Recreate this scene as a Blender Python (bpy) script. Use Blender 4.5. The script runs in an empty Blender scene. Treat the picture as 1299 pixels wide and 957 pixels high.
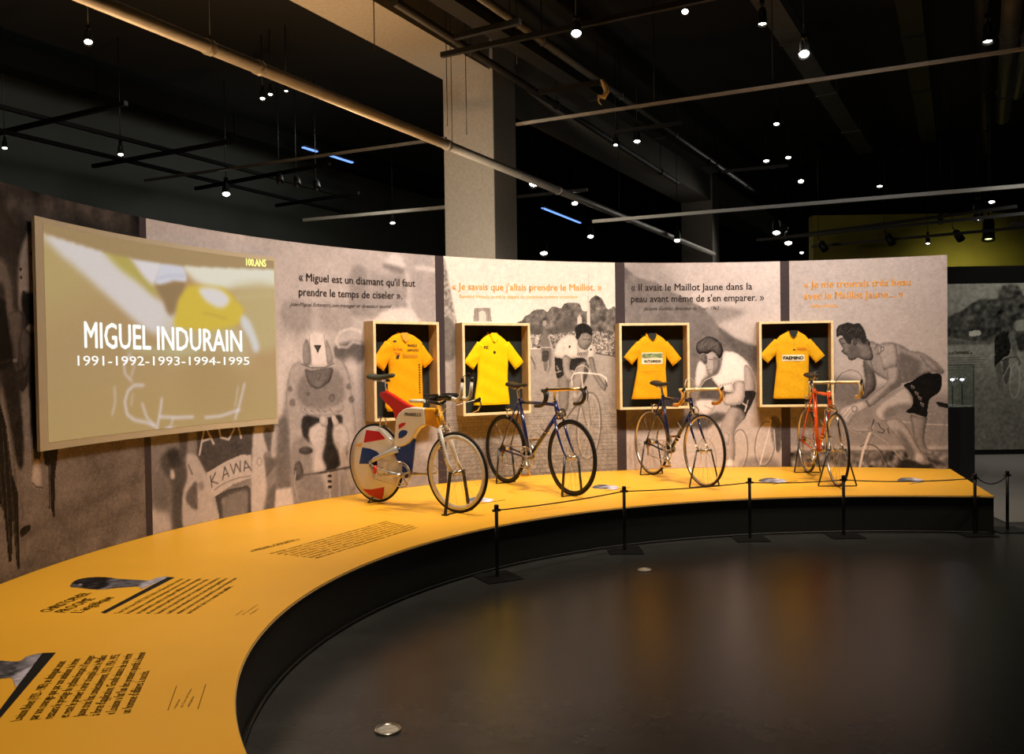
import bpy, bmesh, math, random
import numpy as np
from mathutils import Matrix, Vector

# ------------------------------------------------------------------ camera
F, PITCH, ROLL, HC, HP = 1060.0, .01848, -.01455, 1.497, .317   # focal (px of 1299), tilt, eye height, platform height
cr, sr, cp, sp = math.cos(ROLL), math.sin(ROLL), math.cos(PITCH), math.sin(PITCH)
scene = bpy.context.scene
col = scene.collection


def _lv(a, b, c):
    v0 = cr * a + sr * b
    v1 = -sr * a + cr * b
    return Vector((v0, c * cp - v1 * sp, -(v1 * cp + c * sp)))


cam_data = bpy.data.cameras.new('camera')
cam_data.sensor_width = 36
cam_data.lens = F / 1299 * 36
cam_data.clip_start = .05
cam_data.clip_end = 200
camera = bpy.data.objects.new('camera', cam_data)
ax, ay, az = _lv(1, 0, 0), _lv(0, -1, 0), _lv(0, 0, -1)
camera.matrix_world = Matrix(((ax.x, ay.x, az.x, 0), (ax.y, ay.y, az.y, 0), (ax.z, ay.z, az.z, HC), (0, 0, 0, 1)))
col.objects.link(camera)
scene.camera = camera

# ------------------------------------------------------------------ world, exposure, large lights
world = bpy.data.worlds.new('world')
scene.world = world
world.use_nodes = True
world.node_tree.nodes['Background'].inputs[0].default_value = (.012, .013, .012, 1)
world.node_tree.nodes['Background'].inputs[1].default_value = 1.0
scene.view_settings.view_transform = 'Standard'
scene.view_settings.look = 'None'
scene.view_settings.exposure = 0.8
scene.view_settings.gamma = 1.0

WARM = (1.0, .86, .72)


def spot(name, loc, aim, power, size=60, blend=.8, color=WARM, soft=.05):
    l = bpy.data.lights.new(name, 'SPOT')
    l.energy = power
    l.spot_size = math.radians(size)
    l.spot_blend = blend
    l.color = color
    l.shadow_soft_size = soft
    o = bpy.data.objects.new(name, l)
    o.location = loc
    o.rotation_euler = (Vector(aim) - Vector(loc)).to_track_quat('-Z', 'Y').to_euler()
    col.objects.link(o)
    return o


# wall washers hang from the grid about 2.6 m in front of the curved wall (above the frame)
WASH = [((-.75, 4.2, 4.5), (-2.75, 4.9, 1.2), 80), ((-.35, 5.0, 4.5), (-2.35, 6.3, 1.3), 105),
        ((.15, 5.5, 4.5), (-1.55, 7.4, 1.3), 200), ((.75, 5.9, 4.5), (-.55, 8.2, 1.3), 225),
        ((1.35, 6.1, 4.5), (.6, 8.75, 1.3), 200), ((2.1, 6.25, 4.5), (1.7, 9.0, 1.3), 190),
        ((2.9, 6.25, 4.5), (2.9, 9.0, 1.3), 180), ((3.7, 6.1, 4.5), (4.1, 8.9, 1.3), 150)]
for a, b, p in WASH:
    spot('wall_washer_light', a, b, p, 78, 1.0)
PLAT = [((-.9, 3.4, 4.4), (-1.9, 3.6, .34), 46), ((-1.0, 5.0, 4.4), (-1.6, 5.2, .34), 64),
        ((.3, 5.9, 4.5), (-.7, 6.9, .34), 120), ((1.3, 6.4, 4.5), (.6, 7.6, .34), 120),
        ((2.5, 6.5, 4.5), (1.9, 8.0, .34), 110), ((3.4, 6.4, 4.5), (3.3, 7.8, .34), 110)]
PLAT += [((.3, 1.3, 4.4), (-1.5, 2.3, .3), 105), ((-.3, 2.6, 4.4), (-1.5, 3.2, .3), 60)]  # two lamps without fixtures, added to brighten the near platform
for a, b, p in PLAT:
    spot('platform_light', a, b, p * 1.3, 62, 1.0, (1.0, .82, .6))
# unseen spots added as warm fill on beam and pillar, cool low fill on the rear walls; then the green-yellow wall light
spot('beam_fill', (-2.3, 8.5, 2.5), (-2.25, 8.55, 5.2), 200, 150, 1.0, (1, .60, .28), .2)  # added pair without fixtures, brightens the beam from below
spot('beam_fill', (-4.0, 5.6, 2.2), (-3.9, 5.7, 5.2), 270, 150, 1.0, (1, .60, .28), .2)
spot('track_fill', (3.0, 7.2, 3.3), (3.9, 10.8, 3.5), 22, 120, 1.0, (1, .96, .9), .1)  # added spot with no lamp body, brightens the white track
spot('pillar_fill', (-1.1, 8.7, 2.7), (-.5, 11.2, 3.4), 130, 110, 1.0, (1, .82, .6), .2)  # added unseen behind the curved wall to brighten the pillar
spot('rear_wall_fill', (-1.5, 13, 4.6), (-6, 14, 2.2), 120, 140, 1.0, (1, 1, .88), .4)  # added pair with no lamp there, lifts the dark hall wall
spot('rear_wall_fill', (-3.5, 9.2, 4.6), (-7.5, 9.8, 2.2), 75, 140, 1.0, (1, 1, .88), .4)
spot('hall_light', (6, 19, 4.6), (3.2, 17.5, 2.5), 50, 120, 1.0, (1, .95, .85), .4)
spot('yellow_wall_light', (8.8, 15.2, 3.1), (8.9, 16.5, 2.6), 30, 130, 1.0, (1, .93, .45), .1)
spot('mural_light', (7.2, 10.4, 4.4), (7.5, 12.4, 1.2), 150, 85, 1.0, (1, .94, .82), .1)
spot('carpet_fill', (5.6, 9.2, 4.4), (6.2, 9.6, 0), 45, 90, 1.0, (1, .94, .82), .1)  # added without a fixture so the carpet reads grey


# ------------------------------------------------------------------ photo measure helpers (pixel -> place on a known surface)
def ray(px, py):
    return _lv((px - 649.5) / F, (py - 478.5) / F, 1.0)


def on_z(px, py, z=HP):
    d = ray(px, py)
    t = (z - HC) / d.z
    return Vector((d.x * t, d.y * t, z))


def at_y(px, py, Y):
    d = ray(px, py)
    t = Y / d.y
    return Vector((d.x * t, Y, HC + d.z * t))


class Curve:
    """plan curve of the wall / platform edge; heading is a quadratic of arc length"""

    def __init__(self, p, L, s0, s1, off=0):
        s = np.linspace(s0, s1, 1200)
        th = np.polyval(p[2:], s / L)
        ds = s[1] - s[0]
        x = np.r_[0, np.cumsum(np.cos(th[:-1]) + np.cos(th[1:])) * .5 * ds]
        y = np.r_[0, np.cumsum(np.sin(th[:-1]) + np.sin(th[1:])) * .5 * ds]
        i = np.argmin(abs(s))
        self.s, self.th = s, th
        self.x = x - x[i] + p[0] + off * np.sin(th)
        self.y = y - y[i] + p[1] - off * np.cos(th)
        self.b = np.arctan2(self.x, self.y)

    def xy(self, s, off=0):
        X = np.interp(s, self.s, self.x)
        Y = np.interp(s, self.s, self.y)
        T = np.interp(s, self.s, self.th)
        return X + off * np.sin(T), Y - off * np.cos(T)

    def pt(self, s, z, off=0):
        X, Y = self.xy(s, off)
        return (float(X), float(Y), float(z))

    def sz(self, px, py):
        d = ray(px, py)
        a = math.atan2(d.x, d.y)
        S = float(np.interp(a, self.b, self.s))
        X, Y = self.xy(S)
        return S, HC + d.z / math.hypot(d.x, d.y) * math.hypot(X, Y)


WP = ([-2.66093743, 3.0409487, 0.36632941, -2.35162368, 1.85877517], 9.830541436)
FP = ([-1.02562225, 3.02745976, 0.95536729, -3.0888346, 1.84315426], 8.15001687)
WALL = Curve(*WP, -1.5, 12.6)
S_END = 11.27
FRONT = Curve(*FP, -1.8, 9.5)
SCREEN = Curve(*WP, -1.5, 12.6, .05)
Z_TOP = 2.534


# ------------------------------------------------------------------ materials
def mat(name, c, rough=.5, metal=0.0, emit=None, estr=1.0, noise=0.0, nscale=40, bump=0.0, bscale=200, coat=0, alpha=1, trans=0, spec=.5):
    m = bpy.data.materials.new(name)
    m.use_nodes = True
    nt = m.node_tree
    b = nt.nodes['Principled BSDF']
    b.inputs['Base Color'].default_value = (*c, 1)
    b.inputs['Roughness'].default_value = rough
    b.inputs['Metallic'].default_value = metal
    b.inputs['Coat Weight'].default_value = coat
    b.inputs['Specular IOR Level'].default_value = .1 if '_ink' in name else spec
    b.inputs['Transmission Weight'].default_value = trans
    if emit:
        b.inputs['Emission Color'].default_value = (*emit, 1)
        b.inputs['Emission Strength'].default_value = estr
    if noise or bump:
        tc = nt.nodes.new('ShaderNodeTexCoord')
    if noise:
        n = nt.nodes.new('ShaderNodeTexNoise')
        n.inputs['Scale'].default_value = nscale
        n.inputs['Detail'].default_value = 4
        nt.links.new(tc.outputs['Object'], n.inputs['Vector'])
        r = nt.nodes.new('ShaderNodeValToRGB')
        r.color_ramp.elements[0].position = .3
        r.color_ramp.elements[1].position = .7
        r.color_ramp.elements[0].color = (*[x * (1 - noise) for x in c], 1)
        r.color_ramp.elements[1].color = (*[min(1, x * (1 + noise)) for x in c], 1)
        nt.links.new(n.outputs['Fac'], r.inputs['Fac'])
        nt.links.new(r.outputs['Color'], b.inputs['Base Color'])
    if bump:
        n2 = nt.nodes.new('ShaderNodeTexNoise')
        n2.inputs['Scale'].default_value = bscale
        n2.inputs['Detail'].default_value = 3
        nt.links.new(tc.outputs['Object'], n2.inputs['Vector'])
        bp = nt.nodes.new('ShaderNodeBump')
        bp.inputs['Strength'].default_value = bump
        bp.inputs['Distance'].default_value = .01
        nt.links.new(n2.outputs['Fac'], bp.inputs['Height'])
        nt.links.new(bp.outputs['Normal'], b.inputs['Normal'])
    return m


def print_mat(name, rough=.55, emit=0.0):
    m = bpy.data.materials.new(name)
    m.use_nodes = True
    nt = m.node_tree
    b = nt.nodes['Principled BSDF']
    b.inputs['Roughness'].default_value = rough
    b.inputs['Specular IOR Level'].default_value = .12
    a = nt.nodes.new('ShaderNodeAttribute')
    a.attribute_name = 'ink'
    if emit:
        b.inputs['Base Color'].default_value = (.11, .095, .075, 1)
        nt.links.new(a.outputs['Color'], b.inputs['Emission Color'])
        b.inputs['Emission Strength'].default_value = emit
    else:
        nt.links.new(a.outputs['Color'], b.inputs['Base Color'])
    return m


def wood_mat(name, c1, c2, scale=(3, 30, 3)):
    m = bpy.data.materials.new(name)
    m.use_nodes = True
    nt = m.node_tree
    b = nt.nodes['Principled BSDF']
    b.inputs['Roughness'].default_value = .5
    tc = nt.nodes.new('ShaderNodeTexCoord')
    mp = nt.nodes.new('ShaderNodeMapping')
    mp.inputs['Scale'].default_value = scale
    n = nt.nodes.new('ShaderNodeTexNoise')
    n.inputs['Scale'].default_value = 6
    n.inputs['Detail'].default_value = 6
    r = nt.nodes.new('ShaderNodeValToRGB')
    r.color_ramp.elements[0].position = .35
    r.color_ramp.elements[1].position = .65
    r.color_ramp.elements[0].color = (*c1, 1)
    r.color_ramp.elements[1].color = (*c2, 1)
    nt.links.new(tc.outputs['Object'], mp.inputs['Vector'])
    nt.links.new(mp.outputs['Vector'], n.inputs['Vector'])
    nt.links.new(n.outputs['Fac'], r.inputs['Fac'])
    nt.links.new(r.outputs['Color'], b.inputs['Base Color'])
    return m


M = dict(
    floor=mat('polished_dark_floor', (.040, .041, .041), .27, spec=.32, noise=.18, nscale=5, bump=.02, bscale=60),
    platform=mat('yellow_platform_laminate', (.88, .45, .032), .42, spec=.35, noise=.03, nscale=2),
    riser=mat('black_riser_paint', (.024, .024, .020), .55, noise=.1),
    edge=mat('platform_edge_highlight', (.45, .33, .16), .5),
    black=mat('black_paint', (.008, .008, .008), .5, noise=.1),
    blackm=mat('black_powder_coat', (.01, .01, .01), .35, noise=.1),
    darkgrey=mat('dark_grey_wall', (.032, .034, .029), .8, noise=.08, nscale=3),
    void=mat('matt_black_header', (.0025, .0025, .0025), .9, spec=.1, noise=.1),
    ceil=mat('black_ceiling', (.006, .006, .006), .8, noise=.1),
    concrete=mat('grey_concrete', (.30, .27, .235), .85, noise=.1, nscale=25, bump=.1),
    duct=mat('galvanised_duct', (.10, .095, .085), .5, .3, noise=.2, nscale=8),
    ductdark=mat('dark_duct', (.016, .015, .013), .6, noise=.2, nscale=8),
    pipe=mat('pale_grey_pipe', (.42, .38, .33), .45, noise=.1, nscale=10),
    track=mat('white_aluminium_track', (.82, .82, .79), .4, noise=.05),
    greenwall=mat('olive_yellow_wall', (.30, .26, .035), .8, noise=.08, nscale=3),
    grey=mat('mid_grey_paint', (.16, .155, .145), .7, noise=.06, nscale=4),
    strip=mat('plum_dividing_strip', (.050, .036, .040), .6, spec=.15, noise=.1),
    inkdark=mat('dark_brown_ink', (.035, .024, .022), .6, noise=.05),
    inkor=mat('orange_ink', (1.0, .45, .05), .6, noise=.05),
    inkbrown=mat('brown_ink', (.19, .085, .012), .6, noise=.05),
    inkblack=mat('black_ink', (.012, .012, .012), .6, noise=.05),
    screen=mat('beige_screen_board', (.50, .42, .29), .7, noise=.04, nscale=6),
    glowtext=mat('white_projected_text', (.3, .3, .3), .6, emit=(.86, .92, .88), estr=.55, noise=.02),
    glowyel=mat('yellow_projected_text', (.3, .3, .1), .6, emit=(.75, .7, .2), estr=.8, noise=.02),
    wood=wood_mat('plywood', (.52, .33, .13), (.66, .45, .20)),
    woodedge=wood_mat('pale_plywood_edge', (.72, .55, .30), (.82, .66, .40)),
    felt=mat('black_felt', (.010, .012, .010), .9, noise=.15, bump=.2),
    jersey1=mat('orange_yellow_polyester', (.80, .36, .004), .8, spec=.12, noise=.05, bump=.15, bscale=400),
    jersey2=mat('bright_yellow_polyester', (.82, .56, .002), .8, spec=.12, noise=.04, bump=.15, bscale=400),
    jersey3=mat('amber_wool', (.76, .37, .008), .85, spec=.12, noise=.07, bump=.25, bscale=300),
    jersey4=mat('golden_wool', (.74, .40, .012), .85, spec=.12, noise=.07, bump=.25, bscale=300),
    cream=mat('cream_patch_cloth', (.78, .72, .52), .8, noise=.05),
    redink=mat('red_ink', (.55, .05, .03), .7, noise=.05),
    greenink=mat('green_ink', (.03, .13, .05), .7, noise=.05),
    palegreen=mat('faded_green_cloth', (.50, .50, .26), .8, noise=.08),
    ambink=mat('tone_on_tone_ink', (.62, .30, .03), .7, noise=.05),
    tyre=mat('black_tyre_rubber', (.009, .008, .008), .65, spec=.25, noise=.15),
    tan=mat('tan_tyre_sidewall', (.24, .13, .05), .6, noise=.1),
    chrome=mat('polished_chrome', (.80, .76, .70), .14, 1, noise=.03),
    alloy=mat('brushed_alloy', (.62, .58, .52), .28, 1, noise=.05),
    gold=mat('gold_anodised_alloy', (.80, .52, .16), .22, 1, noise=.05),
    spoke=mat('steel_spoke', (.55, .5, .42), .3, 1, noise=.03),
    blackalloy=mat('black_component', (.012, .012, .012), .3, .3, noise=.1),
    leather=mat('black_leather', (.014, .012, .011), .4, noise=.15, bump=.2),
    grnleather=mat('dark_olive_suede', (.045, .05, .03), .6, noise=.15, bump=.2),
    blue=mat('metallic_navy_enamel', (.007, .014, .085), .2, .2, noise=.05, coat=.6),
    navy=mat('midnight_blue_enamel', (.010, .012, .045), .2, .2, noise=.05, coat=.6),
    orange=mat('vermilion_orange_enamel', (.72, .085, .012), .22, 0, noise=.05, coat=.6),
    white=mat('white_gelcoat', (.74, .70, .62), .25, noise=.02, coat=.5),
    red=mat('red_gelcoat', (.50, .010, .008), .3, noise=.04, coat=.15, spec=.3),
    cobalt=mat('cobalt_blue_gelcoat', (.004, .032, .20), .3, noise=.04, coat=.15, spec=.3),
    yelgel=mat('yellow_gelcoat', (.80, .38, .012), .3, noise=.04, coat=.15, spec=.3),
    silver=mat('silver_lacquer', (.55, .56, .56), .25, .5, noise=.04, coat=.3),
    whitetape=mat('white_bar_tape', (.78, .74, .66), .5, noise=.05, bump=.2),
    creamtape=mat('cream_bar_tape', (.74, .58, .32), .5, noise=.06, bump=.2),
    orangetape=mat('amber_bar_tape', (.72, .33, .05), .5, noise=.06, bump=.2),
    lens=mat('lit_lamp_lens', (.8, .8, .8), .3, emit=(1, .93, .78), estr=14, noise=.01),
    lensw=mat('bright_lamp_lens', (.8, .8, .8), .3, emit=(1, .95, .84), estr=40, noise=.01),
    lensy=mat('yellow_lamp_lens', (.8, .8, .4), .3, emit=(.85, .95, .25), estr=6, noise=.01),
    blueglow=mat('blue_light_strip', (.1, .1, .3), .3, emit=(.12, .25, .8), estr=1.3, noise=.01),
    ledw=mat('cool_white_led', (.8, .8, .8), .3, emit=(.8, .82, 1), estr=9, noise=.01),
    glass=mat('clear_case_glass', (.95, 1, .97), .02, trans=1.0, noise=.01),
    floorlens=mat('frosted_floor_lens', (.62, .6, .54), .35, .0, noise=.25, nscale=40),
    prnt=print_mat('printed_photograph'),
    proj=print_mat('projected_film_picture', .7, .46),
    cord=mat('black_elastic_cord', (.008, .008, .008), .7, noise=.1),
)


# ------------------------------------------------------------------ mesh helpers
class MB:
    def __init__(self):
        self.v, self.f, self.sm = [], [], []

    def add(self, vs, fs, smooth=False):
        n = len(self.v)
        self.v += [tuple(p) for p in vs]
        self.f += [tuple(i + n for i in f) for f in fs]
        self.sm += [smooth] * len(fs)
        return self

    def box(self, c, d, rot=None):
        vs = []
        for i in (-1, 1):
            for j in (-1, 1):
                for k in (-1, 1):
                    p = Vector((i * d[0] / 2, j * d[1] / 2, k * d[2] / 2))
                    if rot is not None:
                        p = rot @ p
                    vs.append((p.x + c[0], p.y + c[1], p.z + c[2]))
        return self.add(vs, [(0, 1, 3, 2), (4, 6, 7, 5), (0, 4, 5, 1), (2, 3, 7, 6), (0, 2, 6, 4), (1, 5, 7, 3)])

    def bar(self, a, b, w, h, up=(0, 0, 1)):
        a, b = Vector(a), Vector(b)
        d = (b - a)
        L = d.length
        d.normalize()
        u = Vector(up)
        x = d.cross(u)
        if x.length < 1e-5:
            x = d.cross(Vector((1, 0, 0)))
        x.normalize()
        z = x.cross(d)
        R = Matrix((x, d, z)).transposed()
        return self.box((a + b) / 2, (w, L, h), R)

    def tube(self, pts, r, n=8, closed=False, caps=True, flat=1.0):
        pts = [Vector(p) for p in pts]
        m = len(pts)
        rr = r if isinstance(r, (list, tuple)) else [r] * m
        vs, prev = [], None
        for i, p in enumerate(pts):
            if closed:
                t = (pts[(i + 1) % m] - pts[i - 1])
            else:
                t = pts[min(i + 1, m - 1)] - pts[max(i - 1, 0)]
            if t.length < 1e-9:
                t = Vector((0, 0, 1))
            t.normalize()
            if prev is None:
                ref = Vector((0, 0, 1)) if abs(t.z) < .9 else Vector((1, 0, 0))
                x = t.cross(ref).normalized()
            else:
                x = (prev - t * prev.dot(t))
                x = x.normalized() if x.length > 1e-6 else t.cross(Vector((0, 1, 0))).normalized()
            prev = x
            y = t.cross(x)
            for k in range(n):
                a = 2 * math.pi * k / n
                vs.append(p + x * (math.cos(a) * rr[i]) + y * (math.sin(a) * rr[i] * flat))
        fs = []
        for i in range(m if closed else m - 1):
            j = (i + 1) % m
            for k in range(n):
                l = (k + 1) % n
                fs.append((i * n + k, i * n + l, j * n + l, j * n + k))
        self.add(vs, fs, True)
        if caps and not closed:
            o = len(self.v) - len(vs)
            self.f += [tuple(o + k for k in reversed(range(n))), tuple(o + (m - 1) * n + k for k in range(n))]
            self.sm += [False, False]
        return self

    def ring(self, c, R, r, axis='y', n=48, k=8, sx=1.0):
        pts = []
        for i in range(n):
            a = 2 * math.pi * i / n
            p = (R * math.cos(a), R * math.sin(a))
            pts.append((c[0] + p[0], c[1], c[2] + p[1]) if axis == 'y' else (c[0] + p[0], c[1] + p[1], c[2]) if axis == 'z' else (c[0], c[1] + p[0], c[2] + p[1]))
        # parallel frame on a planar ring
        vs, fs = [], []
        C = Vector(c)
        A = Vector({'y': (0, 1, 0), 'z': (0, 0, 1), 'x': (1, 0, 0)}[axis])
        for p in pts:
            e = (Vector(p) - C).normalized()
            for q in range(k):
                a = 2 * math.pi * q / k
                vs.append(Vector(p) + e * (math.cos(a) * r) + A * (math.sin(a) * r * sx))
        for i in range(n):
            j = (i + 1) % n
            for q in range(k):
                l = (q + 1) % k
                fs.append((i * k + q, i * k + l, j * k + l, j * k + q))
        return self.add(vs, fs, True)

    def lathe(self, c, prof, axis='z', n=24, smooth=True, rot=None, open_=False):
        vs, fs = [], []
        m = len(prof)
        for r, h in prof:
            for i in range(n):
                a = 2 * math.pi * i / n
                p = (r * math.cos(a), r * math.sin(a), h)
                if axis == 'y':
                    p = (p[0], h, p[1])
                if axis == 'x':
                    p = (h, p[0], p[1])
                p = Vector(p)
                if rot is not None:
                    p = rot @ p
                vs.append((c[0] + p.x, c[1] + p.y, c[2] + p.z))
        for i in range(m - 1):
            for k in range(n):
                l = (k + 1) % n
                fs.append((i * n + k, i * n + l, (i + 1) * n + l, (i + 1) * n + k))
        self.add(vs, fs, smooth)
        o = len(self.v) - len(vs)
        for i in (0, m - 1):
            if prof[i][0] > 1e-5 and not open_:
                self.f.append(tuple(o + i * n + k for k in range(n)))
                self.sm.append(False)
        return self

    def prism(self, poly, y0, y1):
        """polygon in x,z extruded in y"""
        n = len(poly)
        vs = [(p[0], y0, p[1]) for p in poly] + [(p[0], y1, p[1]) for p in poly]
        fs = [tuple(range(n)), tuple(reversed(range(n, 2 * n)))] + [(i, i + n, (i + 1) % n + n, (i + 1) % n) for i in range(n)]
        return self.add(vs, fs)

    def loft(self, secs, caps=True, smooth=True):
        n = len(secs[0])
        o = len(self.v)
        vs = [p for s in secs for p in s]
        fs = [(i * n + k, i * n + (k + 1) % n, (i + 1) * n + (k + 1) % n, (i + 1) * n + k) for i in range(len(secs) - 1) for k in range(n)]
        self.add(vs, fs, smooth)
        if caps:
            self.f += [tuple(o + k for k in range(n)), tuple(o + (len(secs) - 1) * n + k for k in range(n))]
            self.sm += [False, False]
        return self

    def build(self, name, material, parent=None, recalc=True, bevel=0):
        me = bpy.data.meshes.new(name)
        me.from_pydata(self.v, [], self.f)
        me.polygons.foreach_set('use_smooth', self.sm)
        if recalc or bevel:
            bm = bmesh.new()
            bm.from_mesh(me)
            bmesh.ops.recalc_face_normals(bm, faces=bm.faces)
            if bevel:
                es = [e for e in bm.edges if len(e.link_faces) == 2 and e.calc_face_angle(0) > .6]
                bmesh.ops.bevel(bm, geom=es, offset=bevel, segments=2, affect='EDGES', profile=.5)
            bm.to_mesh(me)
            bm.free()
        me.materials.append(material)
        o = bpy.data.objects.new(name, me)
        col.objects.link(o)
        if parent is not None:
            o.parent = parent
        return o


def tag(o, label=None, cat=None, group=None, kind=None):
    if label:
        o['label'] = label
    if cat:
        o['category'] = cat
    if group:
        o['group'] = group
    if kind:
        o['kind'] = kind
    return o


def empty(name, loc=(0, 0, 0), rz=0, label=None, cat=None, group=None):
    o = bpy.data.objects.new(name, None)
    o.location = loc
    o.rotation_euler = (0, 0, rz)
    o.empty_display_size = .1
    col.objects.link(o)
    return tag(o, label, cat, group)


def kids(o, table):
    return table.get(o.name, [])


def copy_tree(o, parent=None):
    c = o.copy()
    col.objects.link(c)
    if parent is not None:
        c.parent = parent
    for ch in [x for x in bpy.data.objects if x.parent == o]:
        copy_tree(ch, c)
    return c


def glyphs(text, bold=0.0, shear=0.0, spacing=1.0):
    """flat lettering as (verts, faces) with the baseline at y=0, plus width and capital height"""
    cu = bpy.data.curves.new('t', 'FONT')
    cu.body = text
    cu.size = 1
    cu.resolution_u = 2
    cu.shear = shear
    cu.space_character = spacing
    o = bpy.data.objects.new('t', cu)
    col.objects.link(o)
    dg = bpy.context.evaluated_depsgraph_get()
    me = o.evaluated_get(dg).to_mesh()
    v = np.array([tuple(p.co) for p in me.vertices]) if len(me.vertices) else np.zeros((1, 3))
    f = [tuple(p.vertices) for p in me.polygons]
    o.evaluated_get(dg).to_mesh_clear()
    bpy.data.objects.remove(o)
    bpy.data.curves.remove(cu)
    v[:, 0] -= v[:, 0].min()
    w = float(v[:, 0].max())
    if bold > 0:      # heavier strokes: the glyphs laid down several times, slightly shifted
        n, vs, fs = len(v), [], []
        for k, (dx, dy) in enumerate(((-1, 0), (1, 0), (0, .6), (0, -.6))):
            vs.append(v + np.array([dx * bold, dy * bold, 0]))
            fs += [tuple(i + k * n for i in q) for q in f]
        v, f = np.concatenate(vs), fs
    return v, f, w, .73


def text_mesh(name, text, fn, width, height, material, parent, bold=0.0, shear=0.0, spacing=1.0):
    """fn(x metres along, y metres up) -> xyz on the carrying surface"""
    v, f, w, h = glyphs(text, bold, shear, spacing)
    kx, ky = width / w, height / h
    me = bpy.data.meshes.new(name)
    me.from_pydata([fn(p[0] * kx, p[1] * ky) for p in v], [], f)
    me.materials.append(material)
    o = bpy.data.objects.new(name, me)
    col.objects.link(o)
    o.parent = parent
    return o


def join_text(name, items, material, parent):
    """items: list of (text, fn, width, height, bold, shear) joined as one lettering mesh"""
    vs, fs = [], []
    for text, fn, width, height, bold, shear in items:
        v, f, w, h = glyphs(text, bold, shear)
        kx, ky = (width / w if width else height / h * .8), height / h
        n = len(vs)
        vs += [fn(p[0] * kx, p[1] * ky) for p in v]
        fs += [tuple(i + n for i in q) for q in f]
    me = bpy.data.meshes.new(name)
    me.from_pydata(vs, [], fs)
    me.materials.append(material)
    o = bpy.data.objects.new(name, me)
    col.objects.link(o)
    o.parent = parent
    o['kind'] = 'stuff'
    return o


# ------------------------------------------------------------------ flat print rasteriser (ink of the photographs on the wall)
def blur(a, r):
    r = int(round(r))
    if r < 1:
        return a
    for _ in range(2):
        for axn in (0, 1):
            a = np.swapaxes(a, 0, axn) if axn else a
            p = np.concatenate([a[:1].repeat(r + 1, 0), a, a[-1:].repeat(r, 0)], 0)
            c = np.cumsum(p, 0)
            a = (c[2 * r + 1:] - c[:-2 * r - 1]) / (2 * r + 1)
            a = np.swapaxes(a, 0, axn) if axn else a
    return a


def smooth_poly(pts, k=4):
    pts = np.array(pts, float)
    n = len(pts)
    out = []
    for i in range(n):
        p0, p1, p2, p3 = pts[i - 1], pts[i], pts[(i + 1) % n], pts[(i + 2) % n]
        for j in range(k):
            t = j / k
            out.append(.5 * ((2 * p1) + (p2 - p0) * t + (2 * p0 - 5 * p1 + 4 * p2 - p3) * t * t + (3 * p1 - p0 - 3 * p2 + p3) * t ** 3))
    return np.array(out)


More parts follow.
